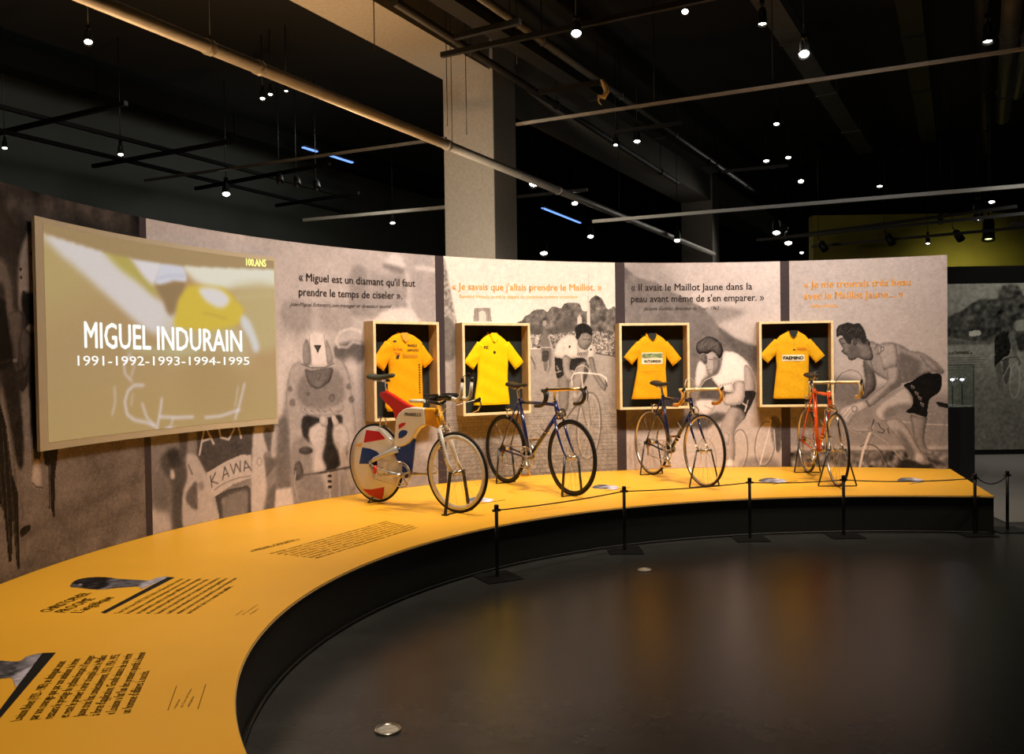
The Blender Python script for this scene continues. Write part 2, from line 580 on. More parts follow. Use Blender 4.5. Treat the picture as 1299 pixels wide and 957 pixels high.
class Print:
    """grid of ink values over s (along) x z (up)"""

    def __init__(self, s0, s1, z0, z1, pitch, conv, base=.6, rgb=False):
        self.ns = int((s1 - s0) / pitch) + 1
        self.nz = int((z1 - z0) / pitch) + 1
        self.s = np.linspace(s0, s1, self.ns)
        self.z = np.linspace(z0, z1, self.nz)
        self.pitch = pitch
        self.conv = conv
        self.rgb = rgb
        sh = (self.nz, self.ns, 3) if rgb else (self.nz, self.ns)
        self.a = np.ones(sh) * np.array(base)

    def mask(self, pts, sm):
        q = np.array([self.conv(*p) for p in pts])
        if sm:
            q = smooth_poly(q)
        i0, i1 = np.searchsorted(self.s, [q[:, 0].min(), q[:, 0].max()])
        j0, j1 = np.searchsorted(self.z, [q[:, 1].min(), q[:, 1].max()])
        m = np.zeros((self.nz, self.ns))
        if i1 <= i0 or j1 <= j0:
            return m
        X, Y = np.meshgrid(self.s[i0:i1], self.z[j0:j1])
        ins = np.zeros(X.shape, bool)
        n = len(q)
        for k in range(n):
            x1, y1 = q[k]
            x2, y2 = q[(k + 1) % n]
            if y1 == y2:
                continue
            c = ((y1 > Y) != (y2 > Y)) & (X < (x2 - x1) * (Y - y1) / (y2 - y1) + x1)
            ins ^= c
        m[j0:j1, i0:i1] = ins
        return m

    def lay(self, m, g, al=1.0):
        m = m * al
        if self.rgb:
            self.a = self.a * (1 - m[..., None]) + m[..., None] * np.array(g)
        else:
            self.a = self.a * (1 - m) + m * g

    def poly(self, pts, g, b=0, al=1.0, sm=True):
        m = self.mask(pts, sm)
        k = self.rim
        if k and not self.rgb and .3 < g < .95 and b < 1.5:
            # printed modelling of the figures: darker towards the outline, most of all at the lower right
            q = blur(m, 2)
            sh = np.roll(np.roll(blur(m, 3), 3, 0), -3, 1)
            e = m * np.clip((1 - q) * 1.3 + (1 - sh) * .7, 0, 1)
            mb_ = blur(m, min(b, 1)) * al
            self.a = self.a * (1 - mb_) + mb_ * (g + .03 - k * e)
            return
        self.lay(blur(m, b), g, al)

    rim = 0.0

    def line(self, pts, w, g, al=1.0, b=0):
        q = np.array([self.conv(*p) for p in pts])
        m = np.zeros((self.nz, self.ns))
        wm = w * .0042
        pad = wm + 2 * self.pitch
        for (x1, y1), (x2, y2) in zip(q[:-1], q[1:]):
            i0, i1 = np.searchsorted(self.s, [min(x1, x2) - pad, max(x1, x2) + pad])
            j0, j1 = np.searchsorted(self.z, [min(y1, y2) - pad, max(y1, y2) + pad])
            if i1 <= i0 or j1 <= j0:
                continue
            X, Y = np.meshgrid(self.s[i0:i1], self.z[j0:j1])
            dx, dy = x2 - x1, y2 - y1
            t = np.clip(((X - x1) * dx + (Y - y1) * dy) / (dx * dx + dy * dy + 1e-12), 0, 1)
            d = np.hypot(X - x1 - t * dx, Y - y1 - t * dy)
            m[j0:j1, i0:i1] = np.maximum(m[j0:j1, i0:i1], np.clip((wm - d) / self.pitch + .5, 0, 1))
        self.lay(blur(m, b), g, al)

    def ell(self, cx, cy, rx, ry, g, b=0, al=1.0, w=0, tilt=0, a0=0, a1=360):
        t = np.radians(np.linspace(a0, a1, 28))
        ct, st = math.cos(tilt), math.sin(tilt)
        pts = [(cx + rx * math.cos(q) * ct - ry * math.sin(q) * st, cy + rx * math.cos(q) * st + ry * math.sin(q) * ct) for q in t]
        if w:
            self.line(pts, w, g, al, b)
        else:
            self.poly(pts, g, b, al, False)

    def noise(self, rng, amp, r=0, region=None):
        n = rng.standard_normal((self.nz, self.ns))
        if r:
            n = blur(n, r)
            n /= n.std()
        if region is not None:
            n = n * region
        self.a = self.a + (n[..., None] if self.rgb else n) * amp

    def below(self, pts):
        """mask of all that lies below a px polyline (ordered left to right)"""
        q = np.array([self.conv(*p) for p in pts])
        zl = np.interp(self.s, q[:, 0], q[:, 1])
        return (self.z[:, None] < zl[None, :]).astype(float)

    def mesh(self, name, pos, material, parent, tint=(1.0, .935, .925)):
        S, Z = np.meshgrid(self.s, self.z)
        co = pos(S, Z)
        nz, ns = S.shape
        me = bpy.data.meshes.new(name)
        nf = (nz - 1) * (ns - 1)
        me.vertices.add(nz * ns)
        me.vertices.foreach_set('co', co.reshape(-1).astype(np.float32))
        idx = np.arange(nz * ns).reshape(nz, ns)
        q = np.stack([idx[:-1, :-1], idx[:-1, 1:], idx[1:, 1:], idx[1:, :-1]], -1).reshape(-1, 4)
        me.loops.add(nf * 4)
        me.loops.foreach_set('vertex_index', q.reshape(-1).astype(np.int32))
        me.polygons.add(nf)
        me.polygons.foreach_set('loop_start', np.arange(0, nf * 4, 4, dtype=np.int32))
        me.polygons.foreach_set('use_smooth', np.ones(nf, bool))
        me.update(calc_edges=True)
        if not self.rgb:
            self.noise(np.random.default_rng(3), .006, 3)
            self.noise(np.random.default_rng(4), .011, 1)
        a = np.clip(.5 + (self.a - .5) * (1.0 if self.rgb else 1.10), 0, 1)
        if not self.rgb:
            a = a[..., None] * np.array(tint)
        lin = np.clip(a, 0, 1) ** 2.2
        c = np.concatenate([lin.reshape(-1, 3), np.ones((nz * ns, 1))], 1)
        at = me.color_attributes.new('ink', 'FLOAT_COLOR', 'POINT')
        at.data.foreach_set('color', c.reshape(-1).astype(np.float32))
        me.materials.append(material)
        o = bpy.data.objects.new(name, me)
        col.objects.link(o)
        o.parent = parent
        return o


# ================================================================== SETTING
rng = np.random.default_rng(7)
D = Vector((.483, .8756, 0))       # run of the beams and pipes
N = Vector((.8756, -.483, 0))      # across them


def struct(mb, name, m, parent=None, bevel=0):
    o = mb.build(name, m, parent, bevel=bevel)
    if parent is None:
        o['kind'] = 'structure'
    return o


struct(MB().box((3, 12, -.05), (40, 44, .1)), 'floor', M['floor'])
CZ = 5.85
struct(MB().box((3, 12, CZ + .1), (40, 44, .2)), 'ceiling', M['ceil'])
# left hall wall runs with the beams
a, b = Vector((-7, 11.4, 0)) - D * 16, Vector((-7, 11.4, 0)) + D * 21
struct(MB().bar(a + Vector((-.13, .07, CZ / 2)), b + Vector((-.13, .07, CZ / 2)), .3, CZ), 'wall_left', M['darkgrey'])
struct(MB().box((8, 30.5, CZ / 2), (32, .3, CZ)), 'wall_back', M['darkgrey'])
# olive wall with its black header on the right
struct(MB().box((11.0, 16.7, 2.15), (10, .25, 4.3)), 'wall_right', M['greenwall'])
# far white wall section with the mural, black header over it
HX0, HX1, HY = 5.9, 11.5, 12.55
struct(MB().box(((HX0 + HX1) / 2, HY, 2.68), (HX1 - HX0, .3, .26)), 'trim_1', M['void'])
struct(MB().box(((HX0 + HX1) / 2, HY + .02, 1.275), (HX1 - HX0, .2, 2.55)), 'wall_far', M['grey'])
struct(MB().box(((HX0 + HX1) / 2, HY - .12, .05), (HX1 - HX0, .06, .10)), 'baseboard_far', M['black'])
# grey carpet field beyond the platform end
q = [on_z(1210, 671, .012), on_z(1420, 671, .012)]
struct(MB().add([(4.35, 7.37, 0), (9, 7.30, 0), (11, 12.4, 0), (5.2, 12.4, 0), (4.35, 7.37, .012), (9, 7.30, .012), (11, 12.4, .012), (5.2, 12.4, .012)],
                [(4, 5, 6, 7), (0, 1, 5, 4), (1, 2, 6, 5), (2, 3, 7, 6), (3, 0, 4, 7)]), 'carpet_strip', M['grey'])

# pillars and beams: first pillar corner points found on the photo at 11 m
PA = at_y(565, 330, 11.0)
PA.z = 0
PW, PD = .755, .60


def pillar(base, name='pillar'):
    c = base + N * PW / 2 + D * PD / 2
    mb = MB().bar((c - D * PD / 2) + Vector((0, 0, CZ / 2)), (c + D * PD / 2) + Vector((0, 0, CZ / 2)), PW, CZ)
    o = mb.build(name, M['concrete'], bevel=.012)
    o['kind'] = 'structure'
    return o


pillar(PA)
pillar(PA + D * 10.2)
BZ = 5.2
bc = PA + N * (PW - .04) / 2
for s0, s1 in ((-9.5, 0), (PD, 10.2), (10.2 + PD, 20)):
    o = MB().bar(bc + D * s0 + Vector((0, 0, (BZ + CZ) / 2)), bc + D * s1 + Vector((0, 0, (BZ + CZ) / 2)), PW - .04, CZ - BZ).build('ceiling_beam', M['concrete'])
    o['kind'] = 'structure'

# ================================================================== PLATFORM
platform = empty('display_platform', (0, 0, 0), 0, 'long curved yellow-topped platform with black riser that carries the bicycles', 'platform')
nseg = 150
fs_ = np.linspace(-1.8, 7.665, nseg)
bs_ = np.linspace(-1.5, S_END + .02, nseg)
vt, ft = [], []
for i in range(nseg):
    fx, fy = FRONT.xy(fs_[i])
    bx, by = WALL.xy(bs_[i], -.02)
    for (x, y) in ((fx, fy), (bx, by)):
        vt.append((x, y, HP))
        vt.append((x, y, HP - .018))
for i in range(nseg - 1):
    o = i * 4
    ft += [(o, o + 4, o + 6, o + 2), (o + 1, o + 3, o + 7, o + 5), (o, o + 1, o + 5, o + 4)]
ft += [(0, 2, 3, 1), ((nseg - 1) * 4, (nseg - 1) * 4 + 1, (nseg - 1) * 4 + 3, (nseg - 1) * 4 + 2)]
MB().add(vt, ft).build('platform_top', M['platform'], platform)
vr, fr = [], []
for i in range(nseg):
    x, y = FRONT.xy(fs_[i], -.012)
    vr += [(x, y, 0.0), (x, y, HP - .018)]
bx, by = WALL.xy(S_END + .0, 0)
vr += [(bx, by, 0.0), (bx, by, HP - .018)]
for i in range(nseg):
    fr.append((i * 2, i * 2 + 2, i * 2 + 3, i * 2 + 1))
MB().add(vr, fr).build('riser', M['riser'], platform, recalc=False)
ev = [(*FRONT.xy(s, .0015), HP - .010) for s in fs_]
MB().tube(ev, .0035, 5).build('edge_highlight', M['edge'], platform)  # highlight along the front edge, put in as a thin pale line
ev = [(*FRONT.xy(s, .004), .012) for s in fs_]
MB().tube(ev, .008, 5).build('bottom_trim', M['black'], platform)

# ================================================================== CURVED WALL WITH PRINTED PHOTOGRAPHS
xwall = empty('exhibition_wall', (0, 0, 0), 0, 'tall curved partition behind the platform printed with grey cycling photographs and quotations', 'partition')
ws = np.linspace(-1.5, S_END, 150)
v, f = [], []
for s in ws:
    for off in (-.003, -.085):
        x, y = WALL.xy(s, off)
        v += [(x, y, 0), (x, y, Z_TOP)]
for i in range(len(ws) - 1):
    o = i * 4
    f += [(o, o + 4, o + 5, o + 1), (o + 2, o + 3, o + 7, o + 6), (o + 1, o + 5, o + 7, o + 3), (o, o + 2, o + 6, o + 4)]
o = (len(ws) - 1) * 4
f += [(0, 1, 3, 2), (o, o + 2, o + 3, o + 1)]
MB().add(v, f).build('wall_core', M['strip'], xwall)


def wpos(off):
    def g(S, Z):
        X, Y = WALL.xy(S, off)
        return np.stack([X, Y, Z], -1)
    return g


wsz = WALL.sz
SP = [-1.5, 2.80, 2.862, 5.80, 5.895, 7.815, 7.922, 9.617, 9.712, S_END]
for s0, s1 in ((SP[1], SP[2]), (SP[3], SP[4]), (SP[5], SP[6]), (SP[7], SP[8])):
    v, f = [], []
    n = 4
    for i in range(n):
        s = s0 + (s1 - s0) * i / (n - 1)
        x, y = WALL.xy(s, 0)
        v += [(x, y, HP + .002), (x, y, Z_TOP)]
    f = [(i * 2, i * 2 + 2, i * 2 + 3, i * 2 + 1) for i in range(n - 1)]
    MB().add(v, f).build('dividing_strip', M['strip'], xwall, recalc=False)

# ---- panel: road with two riders (far left)
P0 = Print(SP[0], SP[1], HP + .002, Z_TOP, .0065, wsz, .24)
rm = P0.below([(-200, 520), (0, 515), (60, 505), (184, 480)])
P0.lay(blur(rm, 14), .47)
P0.noise(rng, .02, 9)
P0.poly([(8, 256), (18, 250), (20, 262), (12, 268)], .42, 4)
for (x, y, r, g) in ((60, 262, 8, .32), (105, 265, 7, .33), (135, 275, 8, .34), (160, 272, 6, .30), (35, 265, 9, .34), (85, 258, 6, .34), (178, 300, 9, .17), (100, 285, 10, .2)):
    P0.ell(x, y, r, r * 1.6, g, 5)
P0.poly([(28, 500), (42, 490), (44, 560), (50, 600), (28, 600), (26, 540)], .52, 3)
for pl, w in (([(80, 608), (178, 582)], 2.5), ([(30, 678), (95, 648), (178, 607)], 5), ([(25, 722), (90, 682), (178, 640)], 5)):
    P0.line(pl, w, .38, .8, 4)
R = P0
R.rim = .16
R.poly([(39.7, 291.6), (31.3, 303), (24.7, 326), (22.6, 355), (22.6, 385), (27, 397), (40, 400), (52, 397), (60, 292)], .56, 1)
R.poly([(31.3, 313), (37.6, 331), (46, 372), (60, 376), (60, 330), (48, 330), (42, 350), (36, 325)], .24, 1)
R.poly([(28, 372), (47, 376), (60, 400), (60, 420), (45, 418), (30, 402)], .17, 1)
R.poly([(40, 292), (45, 300), (46, 330), (43, 330), (40, 312)], .3)
for c in ((26, 342), (27, 352), (30, 371), (40, 322), (43, 328)):
    R.ell(c[0], c[1], 1.6, 2.5, .2)
R.poly([(33, 415), (41, 411), (49, 416), (49, 423), (37, 422)], .56)
R.poly([(37.6, 467), (50, 420), (70, 470), (60, 555), (42, 555), (37.6, 507)], .16, 1)
R.poly([(20, 421), (26, 412), (44, 432), (40, 450), (32, 472), (28, 468), (26, 448)], .33, 1)
R.poly([(41, 535), (51, 535), (51, 586), (44, 586)], .2)
R.poly([(43, 586), (51, 585), (54, 617), (49, 620), (41, 618), (40, 606)], .72)
R.line([(41, 613), (46, 618), (54, 619)], .9, .25)
R.poly([(54, 560), (75, 560), (72, 588), (70, 600), (69.5, 655), (67, 657), (65.5, 646), (62, 645), (61, 592), (56, 589)], .17, 0, 1, False)
R.line([(63, 590), (64, 645)], .6, .5)
R.poly([(-60, 300), (0, 328), (8, 334), (17, 360), (19, 397), (23, 430), (12.5, 430), (6, 387), (0, 360), (-60, 340)], .42, 1)
R.poly([(10, 398), (28, 396), (30, 415), (26, 440), (24, 470), (18, 453), (14, 425)], .38, 1)
R.poly([(-80, 350), (0, 378), (7, 392), (13, 430), (16, 462), (8, 470), (-80, 460)], .13, 1)
R.line([(-10, 466), (0, 461), (17, 456)], 1.6, .2)
R.ell(19, 457.5, 2.8, 2.8, .62)
R.poly([(20, 475), (27, 468), (35, 478), (34, 490), (28, 497), (22, 488)], .22)
R.ell(31, 476, 2, 4, .42)
R.poly([(3, 472), (20, 470), (27, 520), (30, 560), (29, 592), (23, 592), (15, 560), (8, 525)], .20, 1)
R.poly([(0, 490), (5, 500), (16, 560), (22, 617), (20, 622), (10, 575), (0, 540)], .52, 1)
R.poly([(-30, 500), (0, 510), (8, 540), (15, 600), (23, 625), (25.5, 720), (23, 724), (21, 716), (16, 660), (15, 713), (11, 713), (5, 650), (0, 640), (-30, 640)], .16, 0, 1, False)
for pl in ([(3, 545), (9, 640), (13, 705)], [(8, 545), (16, 640), (22, 705)], [(0, 600), (5, 660)]):
    R.line(pl, .35, .42)
R.poly([(26, 672), (34, 667), (39, 667), (37, 674), (27, 682)], .16)
R.line([(26, 636), (30, 650), (28, 660)], .5, .3)
P0.noise(rng, .022, 0, blur(rm, 6) + .2)
P0.mesh('printed_photograph', wpos(0), M['prnt'], xwall, (1, .90, .85))

# ---- panel: time-trial rider head on
P1 = Print(SP[2], SP[3], HP + .002, Z_TOP, .0068, wsz, .70)
R = P1
R.lay(blur(R.below([(150, 500), (300, 490), (380, 480), (452, 470), (560, 440)]), 22), .55)
R.noise(rng, .008, 14)
# soft background figures
R.poly([(445, 343), (455, 337), (465, 345), (472, 385), (505, 388), (514, 350), (520, 360), (512, 400), (450, 402), (443, 380)], .56, 3)
R.poly([(470, 345), (490, 350), (512, 342), (514, 392), (470, 400)], .60, 4)
R.poly([(487, 333), (496, 323.5), (508, 325), (514, 341), (500, 336)], .82, 1.5)
R.poly([(485, 335), (497, 337), (513, 342), (508, 347), (490, 341)], .50, 1.5)
R.poly([(515, 345), (521, 350), (526, 375), (524, 392), (516, 392), (517, 370)], .80, 2)
R.poly([(520, 330), (556, 332), (556, 560), (530, 560), (522, 400)], .64, 5)
R.poly([(528, 337), (552, 340), (552, 345), (528, 342)], .78, 2)
R.poly([(492, 393), (519, 391), (531, 405), (540, 420), (470, 420), (480, 400)], .80, 2)
R.poly([(360, 386), (372, 380), (390, 384), (398, 400), (390, 420), (370, 420), (358, 404)], .60, 4)
R.poly([(405, 388), (440, 386), (446, 408), (440, 422), (412, 418)], .62, 4)
R.line([(362, 383), (358, 398), (364, 420)], 2, .55, .7, 2)
R.poly([(424, 440), (460, 434), (460, 459), (428, 461)], .38, 2)
R.line([(430, 441), (426, 432), (432, 421), (445, 417), (458, 421)], 2.4, .82, .9, 1)
R.line([(430, 440), (440, 441), (448, 434), (458, 436)], 2.0, .78, .9, 1)
R.poly([(353, 455), (366, 450), (362, 500), (356, 530), (350, 530)], .78, 3)
R.poly([(350, 540), (364, 545), (364, 600), (352, 620), (344, 590)], .45, 5)
# support car and its passengers
R.poly([(193, 540), (345, 530), (352, 640), (193, 680)], .52, 5)
R.poly([(193, 646), (209, 649), (218, 672), (193, 690)], .72, 3)
R.poly([(228, 540), (238, 540), (236, 577), (228, 577)], .36, 1)
R.poly([(204, 582), (213, 571), (228, 569), (237, 600), (232, 630), (236, 672), (220, 676), (217, 618), (206, 597)], .34, 2)
R.poly([(212, 575), (226, 572), (228, 590), (216, 590)], .25, 2)
R.poly([(216, 597), (220, 597), (222, 606), (217, 608)], .75, 1)
R.poly([(198, 600), (212, 612), (218, 640), (200, 648), (194, 630)], .45, 3)
R.poly([(237, 578.6), (248, 578), (264, 604), (278, 655), (282, 668), (237, 680), (231.5, 633), (238, 606)], .70, 1)
R.poly([(249.5, 611), (240, 620), (235.5, 632), (240, 642), (250.5, 647), (250, 630)], .40, 1)
R.line([(239, 590), (244, 602)], 1.4, .4)
R.ell(255, 617, 4, 6, .55, 1)
R.poly([(250, 530), (325, 525), (319, 577), (306, 578), (290, 585), (262, 601), (249.6, 577)], .32, 1, 1, False)
for pl in ([(253, 577), (260, 540)], [(260, 540), (271, 563)], [(257, 560), (268, 556)], [(277, 540), (280, 555), (290, 558), (297, 545), (296, 538)], [(302, 540), (306, 556)]):
    R.line(pl, 2.0, .74)
R.poly([(262, 600.5), (276, 592), (290, 584), (305, 578), (318, 577), (319.5, 606), (295, 615), (271.5, 631), (267, 618)], .72, 0, 1, False)
K = .26
for pl in ([(267, 604), (269, 619)], [(273.5, 600), (268.2, 611), (276.5, 613.5)], [(282.5, 609), (285, 592.5), (290.5, 605)], [(283.5, 603), (289, 601)], [(292, 589), (296.6, 601.5), (299, 588), (305, 599), (304.8, 585)],
           [(309.5, 598), (311, 585), (318.5, 596.5)], [(310.5, 594), (316.5, 593)]):
    R.line(pl, 1.05, K)
R.line([(271.5, 622), (280, 616), (292, 610), (305, 606), (318.6, 604)], .8, .45)
R.poly([(273, 630), (290, 621), (314, 616), (319, 621), (318.6, 649), (318, 662), (280, 668), (278, 655)], .32, 0, 1, False)
R.poly([(281, 633), (292, 627), (312, 621), (315, 625), (314, 652), (283, 660)], .50, 1, 1, False)
R.poly([(321.7, 547), (326, 542), (337, 545), (341, 569), (334, 579), (338, 608), (336, 655), (319.4, 658), (320, 577)], .73, 1)
R.ell(329, 586, 3, 5, .56, 0, 1, .8)
R.poly([(336, 579), (353, 585), (338, 607)], .42, 1, 1, False)
R.poly([(334, 548), (343, 545), (346, 568), (340, 572)], .4, 1)
R.poly([(347, 546), (354, 544), (352, 578), (344, 576)], .70, 1)
R.poly([(353, 540), (368, 536), (370, 617), (352, 618)], .44, 3)
R.poly([(339, 627), (350, 615), (347.6, 650), (335, 655)], .42, 2)
R.poly([(350, 621), (372, 618), (372, 645), (348, 650)], .76, 1, 1, False)
# rider
for pl in ([(353, 440), (372, 430), (380, 455), (366, 470), (360, 500), (353, 520)], [(432, 462), (452, 458), (454, 540), (450, 500), (446, 475)]):
    R.poly(pl, .78, 4, .8)
R.rim = .15
R.poly([(381.4, 458), (369, 468), (364, 490), (362.6, 510), (366, 545), (367.6, 575), (372, 600), (380, 625), (450, 622), (452, 580), (451.6, 535.5), (448, 510), (444, 480), (438, 463), (424, 453)], .62, 1)
R.poly([(387.7, 473), (405, 476), (423, 468), (436, 483), (435, 511), (410, 519), (385, 516), (376, 495)], .50, 3)
R.poly([(383, 516), (410, 521), (434, 513), (433, 523), (408, 529), (384, 525)], .66, 1)
for i in range(6):
    R.line([(386 + i * 8, 519 + (i % 2) * 2), (390 + i * 8, 523)], .8, .42)
R.poly([(385, 528), (410, 531), (433, 527), (434, 551), (441, 577), (430, 592), (413, 598), (404, 570), (385, 556)], .22, 1)
R.poly([(387, 556), (372, 562), (368, 600), (376, 640), (400, 640), (398, 598), (394, 575)], .55, 2)
R.poly([(381.4, 461), (381.4, 445), (387, 429), (395, 421.5), (403, 420), (413, 425), (421, 437), (424.5, 459), (415, 465.5), (405, 467), (393, 465)], .80, .6)
R.poly([(384, 455), (384, 440), (389, 430), (393, 440), (394, 462), (386, 463)], .55, 1)
R.poly([(413, 430), (419, 440), (423, 458), (416, 463), (414, 450)], .6, 1)
R.line([(392, 425), (395, 463)], .7, .45)
R.line([(411, 425), (416, 463)], .7, .45)
R.poly([(398, 437.6), (408, 437.6), (403, 449)], .38, 0, 1, False)
R.line([(382, 462), (395, 467), (412, 466.5), (424, 461)], 1.0, .35)
R.poly([(386.4, 469), (397, 470), (421.5, 466.5), (419, 483), (411, 490), (403, 494), (394, 490), (389, 482)], .40, 1)
R.poly([(399, 487), (409, 486), (404, 490)], .60, 1)
R.line([(386, 470), (389, 486), (391, 489)], .8, .6)
R.line([(417, 484), (420, 477)], .8, .22)
R.poly([(400, 474), (408, 474), (405, 483), (402, 482)], .48, 1)
for (x, y, r, g) in ((368, 494, 3.2, .38), (371, 511, 4.2, .36), (442, 491, 3, .36), (446, 507, 3.6, .32), (421, 505, 4.5, .36), (391, 500, 2.4, .38)):
    R.ell(x, y, r, r * 1.2, g, 1, .6)
    R.ell(x + .8, y + .5, r * .5, r * .4, .62, 1, .7)
R.poly([(392, 546), (398, 540), (408, 535), (414, 540), (412.7, 563), (409, 580.6), (414, 595.7), (397, 600), (399, 572), (393, 561)], .74, .6)
R.poly([(405, 530), (410, 526.5), (415, 530), (415, 540), (408, 541)], .72)
for y in (546, 553, 560):
    R.line([(404, y), (412, y + 2)], .6, .58, .7, 1)
R.poly([(422.8, 541), (430, 537), (440, 542), (444, 560.5), (440, 573), (445, 595), (434, 596), (429, 574), (423, 561)], .68, .6)
R.poly([(420, 527), (425, 528), (430, 538), (424, 541)], .74)
for y in (547, 554, 561):
    R.line([(426, y), (434, y + 1)], .6, .55, .7, 1)
R.ell(388, 572, 9, 5, .34, 1)
R.poly([(374, 589), (382, 587), (385, 606), (375, 609)], .36, 1)
R.line([(377, 604), (400, 601.5), (415, 598.5), (447, 592.5)], 2.6, .33)
R.line([(375, 598), (373.5, 615), (378, 634)], 1, .66)
R.poly([(380, 608), (408, 604), (411, 640), (384, 645)], .52, 2)
R.poly([(423, 603), (440, 600), (444, 640), (424, 640)], .58, 2)
R.line([(416.5, 600), (418, 612), (419, 640)], 2, .72)
for y in (604, 611, 618):
    R.ell(418.5, y, 3, 2, .36)
R.noise(rng, .012)
P1.mesh('printed_photograph', wpos(0), M['prnt'], xwall)

# ---- panel: champion on cobbles with crowd
P2 = Print(SP[4], SP[5], HP + .002, Z_TOP, .0072, wsz, .87)
R = P2
rd = R.below([(560, 446), (620, 446), (700, 442), (745, 446), (790, 453)])
R.lay(rd, .64)
Zg = np.clip((1.55 - R.z) / 1.2, 0, 1)[:, None] * np.ones((1, R.ns))
R.a = R.a - .13 * Zg * rd
# cobbles: staggered setts, smaller towards the top
S_, Z_ = np.meshgrid(R.s, R.z)
dd = 1.66 - Z_
vv = np.log(np.maximum(dd, .05)) * 29
row = np.floor(vv)
uu = (S_ - 6.9) / np.maximum(dd, .05) * 19 + .5 * (row % 2)
joint = ((vv - row) < .20) | ((uu - np.floor(uu)) < .13)
dotr = np.clip((1.25 - Z_) / .3, 0, 1)
cell = np.sin(np.floor(uu) * 12.9898 + row * 78.233) * 43758.5
cell = cell - np.floor(cell)
R.a = R.a + rd * dotr * (np.where(joint, -.075, .02) + (cell - .5) * .06)
R.poly([(560, 322), (564.5, 330), (569, 355), (575, 388), (580, 412), (580, 448), (560, 450)], .60, .6, 1, False)
R.noise(rng, .06, 1, R.mask([(560, 330), (564.5, 335), (569, 358), (575, 390), (580, 412), (580, 448), (560, 450)], False))
R.poly([(563, 405), (576, 412), (578, 452), (563, 455)], .46, 1)
R.poly([(601.6, 391.7), (621, 391), (624, 408), (600, 408)], .60, 0, 1, False)
R.poly([(607.5, 409), (608, 396), (612, 394), (616, 396), (617.5, 409)], .80, 0, 1, False)
for x in (603, 605.5, 619.5, 622):
    R.line([(x, 392), (x, 408)], .4, .42)
R.line([(601, 391.5), (622, 391)], .5, .45)
tr = R.mask([(655, 411), (662, 406.8), (666, 401), (670, 399.7), (677, 394), (684, 392.6), (690, 393), (694.6, 396), (698, 391), (701.6, 389), (707, 390), (712, 391), (716, 385.5), (725, 384), (735, 385.5), (739, 394), (746, 394),
            (747.7, 382), (752, 377), (756.5, 375), (763, 379), (767, 385.5), (770.7, 392.6), (775, 391), (781, 391), (782, 426), (655, 426)], True)
R.lay(tr, .42)
R.noise(rng, .055, 2, tr)
R.noise(rng, .03, 0, tr)
R.poly([(672, 412), (700, 418), (720, 405), (730, 420), (690, 426), (670, 424)], .36, 3)
cr_ = R.mask([(667, 425), (700, 424), (740, 420), (784, 422), (784, 453), (745, 447), (700, 443), (667, 441)], False)
R.lay(cr_, .52)
R.noise(rng, .15, 0, cr_)
R.noise(rng, .09, 1, cr_)
R.line([(748, 447), (765, 450), (784, 453)], 1.2, .32)
R.poly([(745, 376), (747.8, 376), (748.4, 414), (744.6, 414)], .80, 0, 1, False)
R.line([(746.4, 346), (746.4, 378)], .5, .72)
R.poly([(732.6, 403), (735, 399), (738, 403), (738.5, 416), (732, 416)], .76, 0, 1, False)
# distant riders
R.poly([(688, 421), (691, 417), (694, 421), (695, 428), (700, 446), (697, 470), (690, 471), (687, 447), (686, 432)], .46, .6)
R.ell(691, 410, 2.5, 4, .62)
R.ell(690.8, 405, 2, 2, .3)
R.line([(685.5, 441), (701, 441)], 1.0, .78)
R.line([(697, 428), (700.5, 444)], 1.2, .72)
R.ell(692, 462, 3.6, 11, .75, 0, .9, .9)
R.poly([(688, 446), (696, 446), (695, 458), (688, 458)], .3)
R.line([(671, 420), (674, 440)], 2.6, .76)
R.line([(672, 450), (678, 462), (679, 468)], 1.6, .36)
R.ell(675, 460, 5, 9, .6, 0, .8, .8)
# rider
R.rim = .18
R.poly([(708, 478), (720.6, 476), (722, 500), (720, 520), (711, 523), (708, 498)], .50, 1)
R.poly([(704, 452), (716, 456), (739.4, 454), (745, 463), (735, 470), (722.7, 470), (716, 472), (714, 477), (706, 479)], .2, .5)
R.poly([(731, 468), (738, 460), (744.5, 460), (748, 469), (742, 486), (734, 498), (733, 515), (728, 515), (726, 490)], .56, 1)
R.poly([(742, 462), (747, 466), (743, 482), (737, 492), (740, 476)], .40, 1)
R.poly([(705, 439.7), (710, 431), (716, 427), (722.7, 424.5), (731, 427), (735, 436), (743.6, 443), (750, 434.5), (753, 440), (754.5, 447), (753, 455), (745.7, 455.5), (739.4, 453), (724.8, 455), (704, 453)], .80, .4)
R.poly([(733, 434), (739, 440), (746, 443), (745, 453), (736, 452), (732, 444)], .70, 1)
R.line([(714, 436), (716, 452)], .8, .66, .8, 1)
for c in ((722.5, 440), (749.5, 443.5)):
    R.ell(c[0], c[1], 1.3, 1.8, .25)
for i in range(4):
    R.ell(733.5 + i * 3, 449.5 - i * .3, 1.2, 1.5, .32, 0, 1, .7)
R.poly([(733, 429), (736, 424), (744, 422), (750, 424.5), (750.6, 434), (746, 442), (741, 444), (736, 441), (733, 436)], .52, .4)
R.poly([(743, 425), (748, 426), (749, 432), (746, 434)], .62, 1)
R.line([(740, 430.5), (744, 431)], .8, .22)
R.line([(746.5, 431), (749.5, 430.5)], .8, .22)
R.line([(742, 438.5), (747, 438)], .5, .3)
R.poly([(730, 424), (729.8, 416), (734, 411.5), (741, 410.5), (747.5, 413), (751.5, 421), (750.5, 426), (744, 422.5), (738, 423.5), (734, 430), (731, 430.5)], .18)
R.poly([(714, 453), (723.7, 454), (722.7, 468), (729, 475), (727, 482), (722.7, 484.5), (716, 478)], .60, .5)
